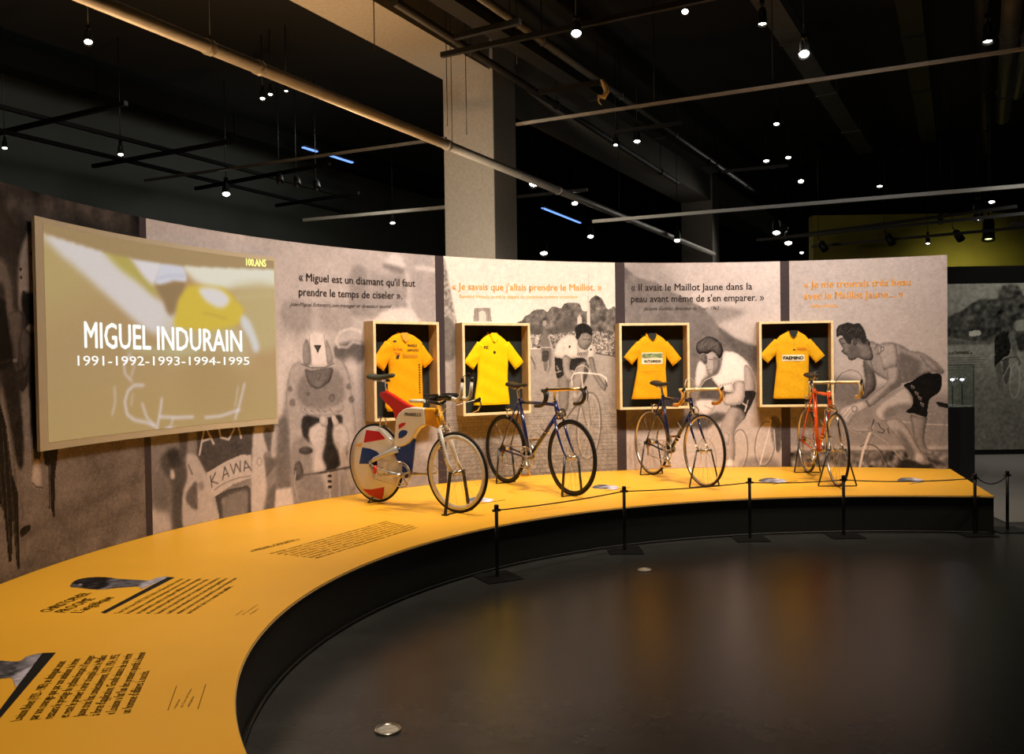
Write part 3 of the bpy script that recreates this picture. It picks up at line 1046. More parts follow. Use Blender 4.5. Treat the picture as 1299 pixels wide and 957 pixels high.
R.poly([(746.7, 455), (753, 455), (757, 472), (767, 487), (769.5, 491), (767, 496.5), (762, 492), (752, 476)], .54, .5)
for i in range(3):
    R.ell(706.5 + i * 1.2, 465 + i * 2.6, 1.1, 1.3, .7)
R.line([(705, 473), (712, 471)], 1.0, .7)
R.line([(727.5, 474.5), (735, 473), (752, 474), (762, 475.5), (769, 480), (769.5, 484)], 1.6, .90)
R.line([(727.5, 474.5), (725, 480), (726, 490)], 1.3, .86)
R.line([(729, 472), (732, 466), (738, 463.5), (744, 465), (747.5, 470), (747, 474)], .7, .88)
R.line([(737.5, 474), (739, 488), (738.5, 496)], 1.6, .80)
R.line([(768, 483), (770, 490)], 1.6, .22)
R.ell(747, 541, 15.5, 43, .40, 0, 1, 1.6, .06)
R.ell(747, 541, 13.4, 40, .78, 0, .8, .6, .06)
for k in range(14):
    t = k * math.pi / 7 + .2
    R.line([(747, 541), (747 + 14 * math.cos(t), 541 + 40 * math.sin(t))], .22, .74, .7)
R.line([(739, 499), (731, 514), (719, 530)], 2.0, .36)
R.line([(739, 496), (737, 512), (744, 540)], 1.4, .40)
R.line([(742, 496), (747, 512), (750, 540)], 1.3, .44)
R.poly([(726, 497), (732, 498), (734, 506), (728, 508)], .68)
R.poly([(709, 520), (716, 519), (718, 528), (710, 530)], .35, .5)
R.noise(rng, .015)
P2.mesh('printed_photograph', wpos(0), M['prnt'], xwall, (1, .94, .90))

# ---- panel: rider below the mountain
P3 = Print(SP[6], SP[7], HP + .002, Z_TOP, .0072, wsz, .75)
R = P3
R.poly([(785, 325), (830, 325), (850, 345), (870, 375), (850, 385), (785, 380)], .60, 14)
R.poly([(910, 330), (1000, 330), (1000, 370), (940, 360)], .80, 12)
R.noise(rng, .006, 14)
R.poly([(896, 394), (912, 389), (930, 391), (946, 394), (938, 402), (918, 408), (908, 414), (898, 404)], .58, 3)
mt_ = R.mask([(780, 335), (795, 340), (805, 350), (818, 355), (830, 357), (844, 367), (862, 375), (880, 384), (895, 394), (903, 402), (912, 415), (930, 428), (950, 438), (1000, 448), (1000, 600), (780, 600)], False)
mt_ = blur(mt_, 1)
R.lay(mt_, .47)
R.noise(rng, .018, 6, mt_)
R.poly([(912, 416), (930, 429), (958, 439), (990, 448), (990, 470), (950, 458), (925, 440)], .38, 3)
R.lay(blur(R.below([(780, 530), (850, 528), (905, 508), (960, 478), (1000, 470)]), 5), .71)
R.poly([(792, 520), (875, 520), (870, 545), (792, 548)], .46, 5)  # shadow below the third case, painted into the print
R.poly([(905, 524), (922, 525), (923, 531), (912, 536), (905, 538), (894, 545), (860, 540), (870, 528)], .33, 2)
R.poly([(940, 585), (960, 580), (985, 584), (985, 600), (940, 600)], .55, 3)
R.poly([(960, 500), (992, 500), (992, 528), (985, 532), (973, 530), (965, 540), (960, 520)], .54, 2)
R.poly([(978, 530), (990, 534), (991, 565), (986, 574), (980, 560)], .36, 1)
R.ell(970.5, 563.5, 12.5, 29, .42, 0, 1, 1.1, .12)
R.ell(970.5, 563.5, 10.6, 26, .80, 0, .8, .6, .12)
R.line([(964, 590), (976, 545), (978, 533)], 1.3, .84)
R.line([(982, 545), (984, 575)], 1, .82)
R.ell(938, 571, 10.5, 26, .45, 0, 1, 1.3, .05)
R.ell(938, 571, 8.5, 23, .82, 0, .7, .5, .05)
R.ell(895, 590, 14, 34, .52, 0, .8, 1.1)
# rider
R.rim = .24
R.poly([(888, 457.6), (896, 462), (898, 476), (894, 488), (886, 494), (882, 488), (883, 468)], .84, .5)
R.poly([(890, 484), (900, 479), (915, 490), (932, 498), (918, 505), (905, 510), (888, 506)], .35, 2)
R.poly([(918, 447), (925, 446), (933, 447.5), (944, 455), (953, 467), (958, 482), (958.5, 497), (943.7, 498), (943, 486), (930, 487), (931, 497), (917, 496), (908, 487), (903, 479), (911, 474), (915, 462)], .88, .4)
R.poly([(945, 463), (953, 469), (957.5, 484), (957.5, 497), (945, 497), (943.5, 480)], .66, 1)
for i in range(5):
    R.ell(914 + i * 3.2, 489 - i * .6, .8, 1.1, .5, 0, 1, .6)
R.poly([(943.7, 497), (958.5, 497), (956, 508), (948, 524), (943, 533), (938, 520), (926, 517), (931, 512), (941, 510)], .2, .4)
R.line([(941, 511), (947, 515), (945, 522)], 1.6, .78)
R.line([(949, 508), (946, 518)], .8, .78)
R.poly([(926, 517), (937, 518), (943, 525), (945, 531), (935, 542), (931.5, 553), (933, 567), (931, 586), (922, 586), (919, 563), (913.6, 550), (916, 535)], .62, 1)
R.poly([(936, 520), (944, 528), (934, 541), (930, 552), (932, 535)], .48, 1.5)
R.poly([(918, 548), (926, 552), (924, 566), (919, 560)], .74, 1)
R.poly([(922, 584), (931, 585), (930, 600), (921, 600)], .88)
R.poly([(889, 449), (896, 446), (905, 446), (911, 452), (914, 462), (911, 471), (904, 477), (898, 474), (895, 464), (889, 457)], .66, .4)
R.poly([(890, 450), (896, 450), (897, 460), (894, 462), (889, 456)], .48, .8)
R.poly([(905, 453), (913, 458), (911, 470), (904, 476), (905, 463)], .58, 1)
R.line([(893, 453.5), (896.5, 455)], .7, .25)
R.line([(899, 456), (904, 456.5)], .8, .25)
R.line([(897, 470), (902, 469)], .6, .35)
R.ell(914.5, 456, 1.8, 3.4, .72)
R.poly([(883, 444), (884, 436), (890, 431), (898, 427), (906, 429), (913, 434), (917, 443), (915.5, 452), (912, 455), (908, 449), (903, 446), (898, 449), (891, 448.5), (887, 449)], .33, .4)
for k in range(7):
    R.line([(888 + k * 3.4, 443 - (k % 3) * 2), (892 + k * 3.4, 433 + (k % 2) * 2)], .45, .58, .8)
R.poly([(931, 486), (943, 484), (945, 500), (941, 512), (930, 514.5), (920, 514), (917, 508), (919, 501), (931.5, 497)], .72, .5)
R.poly([(883, 509), (895, 507), (908, 508.5), (906, 520), (897, 528), (890, 526), (884, 520)], .82, .6)
R.line([(893, 515), (903, 519)], .7, .5)
R.noise(rng, .012)
P3.mesh('printed_photograph', wpos(0), M['prnt'], xwall)

# ---- panel: stooping rider in profile
P4 = Print(SP[8], SP[9], HP + .002, Z_TOP, .0072, wsz, .71)
R = P4
R.lay(blur(R.below([(995, 470), (1060, 480), (1100, 488), (1210, 500)]), 6), .54)
R.poly([(1050, 484), (1075, 480), (1098, 488), (1100, 508), (1060, 512)], .46, 4)
R.lay(blur(R.below([(995, 566), (1210, 566)]), 1), .66)
R.lay(blur(R.below([(995, 573), (1210, 571)]), 1), .40)
gd = R.below([(995, 575), (1210, 573)])
R.noise(rng, .07, 2, gd)
R.line([(1144, 535), (1170, 538), (1202, 539.5)], .8, .78)
R.poly([(1188, 509.6), (1196, 511), (1203, 513), (1203, 518), (1190, 515)], .15, 0)
R.line([(1192, 565), (1197, 548), (1200, 520)], .9, .5)
R.rim = .24
R.poly([(1155, 526), (1166, 530), (1176, 529), (1174, 544), (1173, 561), (1180, 577), (1168.5, 576), (1160, 558), (1157, 543)], .50, .8)
R.ell(1180, 574, 6, 4, .64, 1)
R.poly([(1095, 457), (1109, 472), (1111, 492), (1104, 500), (1098, 506), (1091.7, 504), (1098, 488)], .38, .8)
R.ell(1101, 606, 27, 42, .30, 0, 1, 1.3, 0, 250, 360)
R.ell(1101, 606, 24, 39, .62, 0, .7, .6, 0, 250, 360)
R.line([(1107, 540), (1101, 556), (1095, 572), (1089, 600)], 2.8, .78)
R.line([(1110, 546), (1103, 562), (1098, 580), (1094, 600)], .9, .45)
R.line([(1108.5, 533), (1105, 545)], 1.6, .3)
R.line([(1108, 550), (1123, 560), (1137, 575), (1150, 590)], 1.4, .62)
R.poly([(1074, 528), (1078, 536), (1085, 542), (1096, 542), (1106, 543), (1107, 548), (1092, 549), (1081, 546), (1073, 536)], .66, .6)
R.poly([(1146.6, 491), (1156, 500), (1159, 510), (1158.6, 518), (1145, 521), (1133, 528), (1122.4, 536), (1112, 531), (1109.5, 522), (1116, 513), (1130, 503)], .68, .8)
R.poly([(1122, 520), (1145, 512), (1157, 514), (1158, 518), (1140, 525), (1124, 534)], .48, 2)
R.poly([(1122.4, 535), (1130, 531), (1138, 531), (1147, 537), (1154, 546), (1163, 562), (1170, 575), (1176, 583), (1174, 591), (1161, 589), (1151, 574), (1140, 558), (1127, 544)], .60, .8)
R.poly([(1138, 545), (1150, 556), (1165, 582), (1160, 588), (1148, 568)], .42, 2)
R.poly([(1163, 572), (1174, 580), (1172, 588), (1160, 586)], .72, 1)
R.poly([(1144, 584), (1156, 584), (1172, 590), (1182, 588), (1182, 594), (1144, 594)], .2, 1)
R.poly([(1101.6, 435), (1107, 433), (1114, 437), (1126, 434), (1138, 436), (1147, 440), (1155, 445), (1164, 446), (1173, 449), (1182, 455), (1190.5, 462), (1197.5, 471), (1195, 475), (1184, 473), (1173, 475), (1160, 482), (1147, 486), (1135, 485), (1122, 481), (1109, 473), (1101, 465), (1096, 458), (1099, 450)], .54, .6)
R.poly([(1112, 440), (1125, 436), (1137, 438), (1139, 463), (1130, 466), (1121, 470), (1117, 456)], .62, 1)
R.poly([(1141, 448), (1155, 452), (1168, 460), (1166, 474), (1150, 483), (1142, 478), (1139, 465)], .42, 2.5)
R.poly([(1166, 450), (1180, 456), (1194, 470), (1184, 471), (1174, 462)], .62, 1)
for k in range(5):
    R.line([(1168 + k * 4.5, 452 + k * 3), (1177 + k * 3.4, 466 + k * 1.4)], .5, .4)
R.line([(1110, 444), (1113, 436), (1118, 440), (1117, 448), (1112, 450)], .7, .28)
R.line([(1117, 441), (1121, 440), (1121, 445), (1118, 446)], .7, .28)
R.line([(1123, 469), (1131, 466.5), (1139, 464)], .8, .36)
R.line([(1103, 452), (1107, 468), (1115, 477)], 1.0, .38)
R.poly([(1124.6, 468), (1132, 465), (1140, 466), (1144, 478), (1143, 489), (1135, 494), (1120, 505), (1103, 517), (1097, 510), (1110, 497), (1124.6, 485)], .60, .6)
R.poly([(1140, 468), (1144, 480), (1142, 489), (1130, 495), (1110, 510), (1104, 516), (1128, 490), (1136, 484)], .40, 1.5)
R.poly([(1065, 522), (1070, 517), (1078.5, 514), (1088, 510), (1097, 509), (1103, 516), (1094, 522), (1085, 527), (1080, 533), (1077, 540), (1071, 535), (1067, 529)], .70, .5)
for k in range(3):
    R.line([(1067 + k * 4, 527 + k * 2), (1074 + k * 4, 519 + k)], .45, .38)
R.ell(1084, 519, 3.4, 3.6, .42, 0, 1, 1.1)
R.line([(1099, 508), (1103, 516)], 1.6, .36)
R.poly([(1146, 489), (1158, 483), (1173, 474), (1186, 474), (1194, 476), (1194.5, 490), (1190, 499), (1180, 506), (1177, 518), (1175.5, 529), (1160, 525), (1149, 523), (1157, 515), (1158, 505), (1152, 495)], .12)
for k, (x, y) in enumerate(((1156, 489), (1161, 497), (1165, 503), (1168, 511))):
    R.line([(x, y), (x + 3.6, y + 2)], .6, .72)
    R.line([(x, y), (x + 1.2, y + 4)], .6, .72)
    R.line([(x + 3.6, y + 2), (x + 3, y + 5)], .5, .72)
R.line([(1114, 537), (1117, 543), (1122, 546), (1120, 550), (1114, 548)], 1.0, .18)
R.line([(1126, 544), (1128, 550)], 1, .18)
R.poly([(1086, 426), (1100, 430), (1104, 438), (1092, 442)], .42)
R.poly([(1064, 431), (1070, 428), (1078, 430), (1085, 428), (1094, 436), (1101.6, 436), (1106, 444), (1107, 456), (1097, 457), (1088, 454), (1083, 457), (1077, 456.5), (1075, 452), (1070.5, 449), (1067.4, 446), (1069.5, 442.7), (1066.3, 437)], .46, .5)
R.poly([(1076, 440), (1085, 438), (1092, 446), (1088, 453), (1080, 452)], .38, 1.5)
R.line([(1067, 436.5), (1071, 436)], .7, .2)
R.line([(1070.5, 449), (1075, 448.5)], .6, .25)
R.ell(1084.5, 434, 3, 4.4, .52, .4)
R.poly([(1062, 428), (1060.5, 420), (1064, 413), (1070, 411), (1076, 409), (1083, 411), (1090, 410), (1095, 416), (1098, 423), (1099.4, 434), (1095, 436.5), (1090, 430), (1085, 429), (1081, 431), (1078.5, 437), (1074, 435), (1070, 428), (1066, 426)], .22)
for k in range(8):
    R.line([(1064 + k * 3.6, 423 - (k % 3) * 3), (1066 + k * 3.8, 416 + (k % 2) * 3)], .45, .46, .8)
R.noise(rng, .014)
P4.mesh('printed_photograph', wpos(0), M['prnt'], xwall)


# ---- quotations on the wall
def wall_line(text, p0, p1, capx, material, name='lettering', bold=.012, shear=0.0):
    s0, z0 = wsz(*p0)
    s1, z1 = wsz(*p1)
    _, zt = wsz(p0[0], p0[1] - capx)
    w, h = s1 - s0, zt - z0
    sl = (z1 - z0) / w
    return text_mesh(name, text, lambda x, y: WALL.pt(s0 + x, z0 + x * sl + y, .004), w, h, material, xwall, bold, shear)


wall_line('« Miguel est un diamant qu\'il faut', (379, 356), (526.5, 364), 10.6, M['inkdark'])
wall_line('prendre le temps de ciseler ».', (379, 375), (510, 379.5), 10.6, M['inkdark'])
wall_line('Jose-Miguel Echavarri, son manager et directeur sportif', (367, 388), (497, 391), 5, M['inkdark'], bold=.0, shear=.3)
wall_line('« Je savais que j\'allais prendre le Maillot. »', (573.5, 367.5), (763, 368.5), 9.4, M['inkor'])
wall_line('Bernard Hinault, avant le départ du contre-la-montre victorieux', (583, 378), (733, 378.5), 4.6, M['inkor'], bold=0)
wall_line('« Il avait le Maillot Jaune dans la', (800.5, 369), (954, 367.5), 9.4, M['inkdark'])
wall_line('peau avant même de s\'en emparer. »', (800.5, 383.5), (969, 381.5), 9.4, M['inkdark'])
wall_line('Jacques Goddet, directeur du Tour, 1962', (816, 393.5), (912, 393), 4.6, M['inkdark'], bold=0, shear=.3)
wall_line('« Je me trouvais très beau', (1020, 365.5), (1155, 362), 9.4, M['inkor'])
wall_line('avec le Maillot Jaune... »', (1020, 380), (1145.5, 377), 9.4, M['inkor'])
wall_line('Eddy Merckx', (1030, 390.5), (1064, 390), 4.6, M['inkor'], bold=0)

# ================================================================== PROJECTION SCREEN
screen = empty('projection_screen', (0, 0, 0), 0, 'curved beige screen board at the left showing a projected cycling film', 'screen')
v, f = [], []
n = 30
for i in range(n):
    s = 1.83 + (4.06 - 1.83) * i / (n - 1)
    for off in (.05, .030):
        x, y = WALL.xy(s, off)
        v += [(x, y, 1.014), (x, y, 2.381)]
for i in range(n - 1):
    o = i * 4
    f += [(o, o + 4, o + 5, o + 1), (o + 2, o + 3, o + 7, o + 6), (o + 1, o + 5, o + 7, o + 3), (o, o + 2, o + 6, o + 4)]
o = (n - 1) * 4
f += [(0, 1, 3, 2), (o, o + 2, o + 3, o + 1)]
MB().add(v, f).build('screen_board', M['screen'], screen)
for s, z in ((2.0, 1.2), (3.9, 1.2), (2.0, 2.25), (3.9, 2.25)):
    x, y = WALL.xy(s, .016)
    MB().box((x, y, z), (.05, .05, .05)).build('spacer', M['black'], screen)
ssz = SCREEN.sz
PS = Print(1.90, 4.045, 1.059, 2.349, .0075, ssz, (.68, .53, .36), True)
R = PS
top = R.below([(50, 294), (150, 325), (200, 334), (240, 338), (345, 342), (352, 342)])
R.poly([(40, 280), (150, 300), (130, 420), (60, 460), (40, 420)], (.70, .61, .40), 25)
R.poly([(140, 380), (250, 420), (200, 520), (60, 540), (60, 420)], (.66, .55, .38), 25)
R.poly([(60, 500), (200, 480), (350, 470), (350, 550), (60, 575)], (.67, .56, .36), 20)
R.poly([(56, 295), (124, 310), (143, 322), (172, 350), (195.6, 375), (222, 395), (240, 430), (200, 425), (180, 415), (143, 382), (101, 344), (71, 318)], (.84, .81, .80), 3)
R.poly([(126, 310), (158, 320), (180, 345), (199, 364), (198, 376), (175, 358), (150, 340)], (.68, .63, .30), 3)
R.poly([(160, 315), (203, 330), (200, 352), (190, 360)], (.86, .84, .86), 2)
R.poly([(236, 330), (350, 335), (350, 366), (300, 368), (270, 366), (245, 355)], (.88, .87, .80), 3)
R.poly([(290, 368), (350, 366), (350, 440), (320, 440), (306, 395)], (.72, .64, .44), 5)
R.line([(300, 378), (350, 374)], 2, (.78, .72, .5), .7, 2)
R.line([(305, 390), (350, 388)], 2, (.70, .64, .40), .7, 2)
R.poly([(220, 410), (300, 412), (318, 440), (300, 470), (220, 455)], (.74, .68, .52), 10)
R.poly([(230, 450), (300, 455), (305, 520), (250, 520)], (.64, .53, .34), 12)
R.line([(160, 442), (200, 446), (250, 446)], 3.2, (.74, .80, .62), .7, 3)
R.poly([(222, 400), (225.7, 375), (233, 366), (247, 362), (268, 364), (286, 367), (300, 382), (309, 394), (303, 411), (285, 417), (263, 420), (240, 418), (222, 415)], (.82, .71, .18), 2)
R.poly([(252, 366), (266, 365), (280, 368), (291.6, 381), (282, 391), (268, 387), (257, 378)], (.86, .84, .84), 1.5)
R.line([(258, 397), (275, 401), (288, 405)], .8, (.55, .45, .2), .8, 1)
R.poly([(307, 400), (315, 405), (322, 420), (329, 442), (322, 447), (316, 430), (305, 411)], (.82, .82, .82), 1.5)
R.poly([(197.5, 362), (205, 359), (233, 358), (232, 370), (225, 381), (222, 395), (218, 401), (211, 396), (207, 382), (200, 370)], (.52, .42, .28), 1.5)
R.poly([(197, 359), (200, 345), (204, 335), (214, 331), (226, 333), (234, 343), (236, 357), (222, 356), (204, 361)], (.80, .81, .86), 1)
R.line([(200, 353), (215, 350), (235, 350)], 1.0, (.66, .66, .74), .8, 1)
LV = (.92, .88, .96)
for pl, w in (([(182, 489), (170, 489), (162, 496), (158, 510), (161, 526), (170, 533), (185, 536), (197, 541)], 1.7), ([(205, 506), (203, 522), (198, 548)], 1.7), ([(180, 512), (186, 530), (196, 540)], 1.4),
              ([(203, 529), (225, 530), (245, 529)], 1.8), ([(210, 543), (233, 544)], 1.2), ([(220, 530), (214, 546)], 1.1), ([(260, 530), (280, 528), (304, 520)], 1.8), ([(310, 487), (304, 512), (298, 532)], 1.6),
              ([(302, 490), (298, 516)], .8), ([(145, 491), (146, 510), (142, 527)], 1.0), ([(165, 449), (157, 460), (158, 474), (167, 484)], 1.3), ([(165, 452), (170, 465), (166, 478)], .9), ([(168, 500), (166, 515)], .7)):
    R.line(pl, w * .95, LV, .95, 1)
top = blur(top, 1)
R.a = R.a * top[..., None] + (1 - top[..., None]) * np.array((.60, .50, .34))
R.noise(rng, .006)
PS.mesh('projected_picture', lambda S, Z: np.stack([*WALL.xy(S, .052), Z], -1), M['proj'], screen)


def scr_line(text, p0, p1, capx, material, bold):
    s0, z0 = ssz(*p0)
    s1, z1 = ssz(*p1)
    _, zt = ssz(p0[0], p0[1] - capx)
    w, h = s1 - s0, zt - z0
    sl = (z1 - z0) / w
    return text_mesh('lettering', text, lambda x, y: WALL.pt(s0 + x, z0 + x * sl + y, .054), w, h, material, screen, bold)


scr_line('MIGUEL INDURAIN', (107, 441), (306.5, 446), 35, M['glowtext'], .024)
scr_line('1991-1992-1993-1994-1995', (98, 464), (316, 463), 13.5, M['glowtext'], .005)
scr_line('100.ANS', (312, 337), (337, 338.5), 9.5, M['glowyel'], .04)


# ================================================================== PRINTS ON THE PLATFORM
PT = HP + .0012


def flat_frame(p0, p1):
    a, b = on_z(*p0), on_z(*p1)
    u = (b - a)
    L = u.length
    u.normalize()
    w = Vector((-u.y, u.x, 0))
    return a, u, w, L


def flat_lines(texts, p0, p1, pN, h, material=None, bold=.004, lens=None):
    """text rows on the platform: p0->p1 first baseline, pN start of the last row"""
    a, u, w, L = flat_frame(p0, p1)
    z = on_z(*pN)
    n = len(texts)
    items = []
    for i, t in enumerate(texts):
        o = a.lerp(z, i / max(1, n - 1)) if n > 1 else a
        k = lens[i] if lens else 1.0
        items.append((t, (lambda o: lambda x, y: (o.x + u.x * x + w.x * y, o.y + u.y * x + w.y * y, PT))(o), L * k, h, bold, 0))
    return join_text('lettering', items, material or M['inkbrown'], platform)


def flat_poly(name, pts, material, z=PT):
    P_ = [on_z(*p) for p in pts]
    return MB().add([(p.x, p.y, z) for p in P_], [tuple(range(len(P_)))]).build(name, material, platform)


BOB = ['Louison Bobet (1925 - 1983) se distinguait autant', 'par son courage que par son ambition, la brève', 'restaura le prestige du cyclisme français à l\'étranger',
       'et reste le premier à avoir triomphé avec le Maillot', 'Jaune trois fois consécutivement, 1953, 1954, 1955,', 'à force d\'application. Grande aisance de son verbe',
       '« Louison » fut l\'un des premiers sportifs à devenir', 'un homme d\'affaires à succès.']
flat_lines(BOB, (27, 914.5), (86, 837), (165, 905), .036, M['inkbrown'], .006, [.97, 1.0, 1.05, 1.04, 1.05, 1.04, 1.06, .68])
FRO = ['Tour de France 2013, 2015, 2016, le Kényan blanc devient', 'le deuxième coureur britannique à inscrire son nom', 'au palmarès, après un départ difficile en montagne',
       'et une maîtrise parfaite des contre-la-montre. Son style', 'heurté, les yeux fixés sur le capteur de puissance,', 'cache une volonté de fer et une grande gentillesse', 'envers tous ceux qui suivent la course chaque jour',
       'au bord de la route de juillet.']
flat_lines(FRO, (151, 779), (234, 734.5), (241, 779), .030, M['inkbrown'], .006, [1, .98, 1.0, .97, 1.02, 1, 1.02, .75])
flat_lines(['CHRISTOPHER', 'FROOME', 'L\'angélique'], (62, 777), (117, 753), (103, 778), .062, M['inkbrown'], .015, [1, .72, .8])
flat_lines(['« MIGUEL-GOLIATH »'], (321, 700.5), (382, 685), (321, 700.5), .055, M['inkbrown'], .01)
IND = ['Premier coureur à remporter cinq Tours de France de suite, le colosse', 'de Navarre aura marqué la course par ses qualités de rouleur', 'et son calme en toutes circonstances, au sommet des cols', 'comme dans les plaines. Champion discret et respecté,',
       'il domine ses rivaux contre la montre puis contrôle', 'la montagne sans jamais chercher à humilier les autres,', 'jusqu\'à la dernière étape disputée sur les Champs', 'devant une foule immense et silencieuse.']
flat_lines(IND, (346, 703), (493, 661.8), (402, 709), .030, M['inkbrown'], .006, [1, .98, .96, .95, .93, .95, .92, .9])
# black bars beside the portraits
flat_poly('black_bar', [(128, 777.5), (133, 779), (222, 733), (213, 732.5)], M['inkblack'])
flat_poly('black_bar', [(-30, 948), (-22, 930), (54, 829), (71, 828.5), (0, 912)], M['inkblack'])


def flat_print(name, corners_px, lo, pitch, fn, label=None):
    xs = [on_z(*p) for p in corners_px]
    x0, x1 = min(p.x for p in xs), max(p.x for p in xs)
    y0, y1 = min(p.y for p in xs), max(p.y for p in xs)
    g = Print(x0, x1, y0, y1, pitch, lambda px, py: tuple(on_z(px, py)[:2]), lo)
    m = fn(g)
    return g, m


def portrait(outline, draw, pitch=.006):
    """cut-out grey portrait lying on the platform: fan mesh cut from the print grid"""
    g, _ = flat_print('p', outline, .45, pitch, lambda g: None)
    draw(g)
    m = g.mask(outline, True)
    S, Z = np.meshgrid(g.s, g.z)
    o = g.mesh('printed_portrait', lambda S, Z: np.stack([S, Z, np.full(S.shape, PT)], -1), M['prnt'], platform, (.95, .92, 1.0))
    bm = bmesh.new()
    bm.from_mesh(o.data)
    bm.verts.ensure_lookup_table()
    flat = m.reshape(-1)
    bmesh.ops.delete(bm, geom=[v for v in bm.verts if flat[v.index] < .5], context='VERTS')
    bm.to_mesh(o.data)
    bm.free()
    return o


def d1(g):
    g.poly([(88, 744), (95, 736), (118, 732), (140, 733), (145, 740), (120, 749), (95, 748)], .16, 1)
    g.poly([(88, 744), (96, 741), (104, 743), (100, 748), (92, 747)], .34, 1)
    g.ell(102, 742, 2, 1, .6)
    g.poly([(140, 735), (160, 735), (185, 736), (180, 747), (150, 748), (138, 745)], .38, 2)
    g.poly([(180, 740), (200, 733), (214, 733), (190, 748), (178, 748)], .66, 1)
    g.noise(rng, .05, 1)


portrait([(88, 744), (92, 739), (100, 735), (118, 732.6), (138, 732.8), (150, 734.5), (175, 736), (190, 736.5), (200, 733), (214, 732.6), (180, 748), (176, 745), (150, 746.5), (135, 748), (120, 748.5), (100, 746.5), (90, 745.5)], d1)


def d2(g):
    g.poly([(-10, 838), (20, 836), (45, 838), (52, 845), (20, 860), (-10, 866)], .36, 2)
    g.line([(-5, 843), (12, 845), (22, 842)], .8, .15)
    g.line([(10, 852), (20, 850), (26, 844)], .6, .6)
    g.line([(-8, 858), (8, 858), (30, 848)], .8, .18)
    g.poly([(25, 842), (35, 834), (52, 830), (45, 845), (30, 852)], .50, 2)
    g.poly([(20, 856), (40, 846), (44, 848), (24, 872), (12, 866)], .72, 1)
    g.poly([(34, 838), (48, 832), (53, 831), (46, 842)], .62, 1)
    g.noise(rng, .04, 1)


portrait([(-20, 838), (0, 838.5), (18, 839.5), (26, 838.5), (32, 834), (42, 831), (55, 829.5), (40, 850), (21, 872.5), (16, 866), (12, 861), (-20, 862)], d2, .005)
# small rectangle outline with its scribble, twice
for pl in ([(213, 902), (224, 871)], [(251, 900), (261, 869)]):
    a, b = on_z(*pl[0]), on_z(*pl[1])
    MB().bar((a.x, a.y, PT), (b.x, b.y, PT), .003, .0004).build('thin_rule', M['inkbrown'], platform)
flat_lines(['carte', 'du Tour de France', 'etapes'], (223, 899), (229, 888), (240, 897), .010, M['inkbrown'], 0, [1, 2.2, 1.2])
flat_lines(['carte', 'du Tour de France', 'etapes'], (300, 781), (309, 775), (318, 780), .012, M['inkbrown'], 0, [1, 2.2, 1.2])


# pale portrait prints with a rule on the far part of the platform
def lab(cx, cy, w):
    def dr(g):
        g.poly([(cx - w * .5, cy + 1), (cx - w * .2, cy - 3), (cx + w * .1, cy - 2), (cx + w * .1, cy + 2)], .35, 1)
        g.poly([(cx - w * .3, cy), (cx - w * .1, cy - 2), (cx, cy)], .62, 1)
        g.poly([(cx, cy - 3), (cx + w * .3, cy - 2), (cx + w * .3, cy + 3), (cx, cy + 3)], .74, 1)
        g.noise(rng, .09, 1)
    portrait([(cx - w * .5, cy), (cx - w * .35, cy - 3), (cx - w * .1, cy - 3.4), (cx + w * .1, cy - 2.4), (cx + w * .32, cy - .5), (cx + w * .2, cy + 3), (cx - w * .1, cy + 2.4), (cx - w * .4, cy + 2)], dr, .012)
    a, b = on_z(cx - w * .1, cy + 5), on_z(cx + w * .62, cy + .2)
    MB().bar((a.x, a.y, PT + .0003), (b.x, b.y, PT + .0003), .012, .0006).build('black_bar', M['inkblack'], platform)


for c in ((612, 634.5, 46), (772, 618.5, 44), (984, 610, 46), (1158, 609.5, 42)):
    lab(*c)
for p0, p1, pn in (((650, 646), (700, 640), (668, 650)), ((812, 628), (856, 624), (822, 632)), ((1020, 618), (1062, 617), (1020, 622))):
    flat_lines(['le champion porte le Maillot Jaune', 'et gagne son Tour de France en juillet', 'devant tous ses rivaux de toujours'], p0, p1, pn, .025, M['inkbrown'], 0)

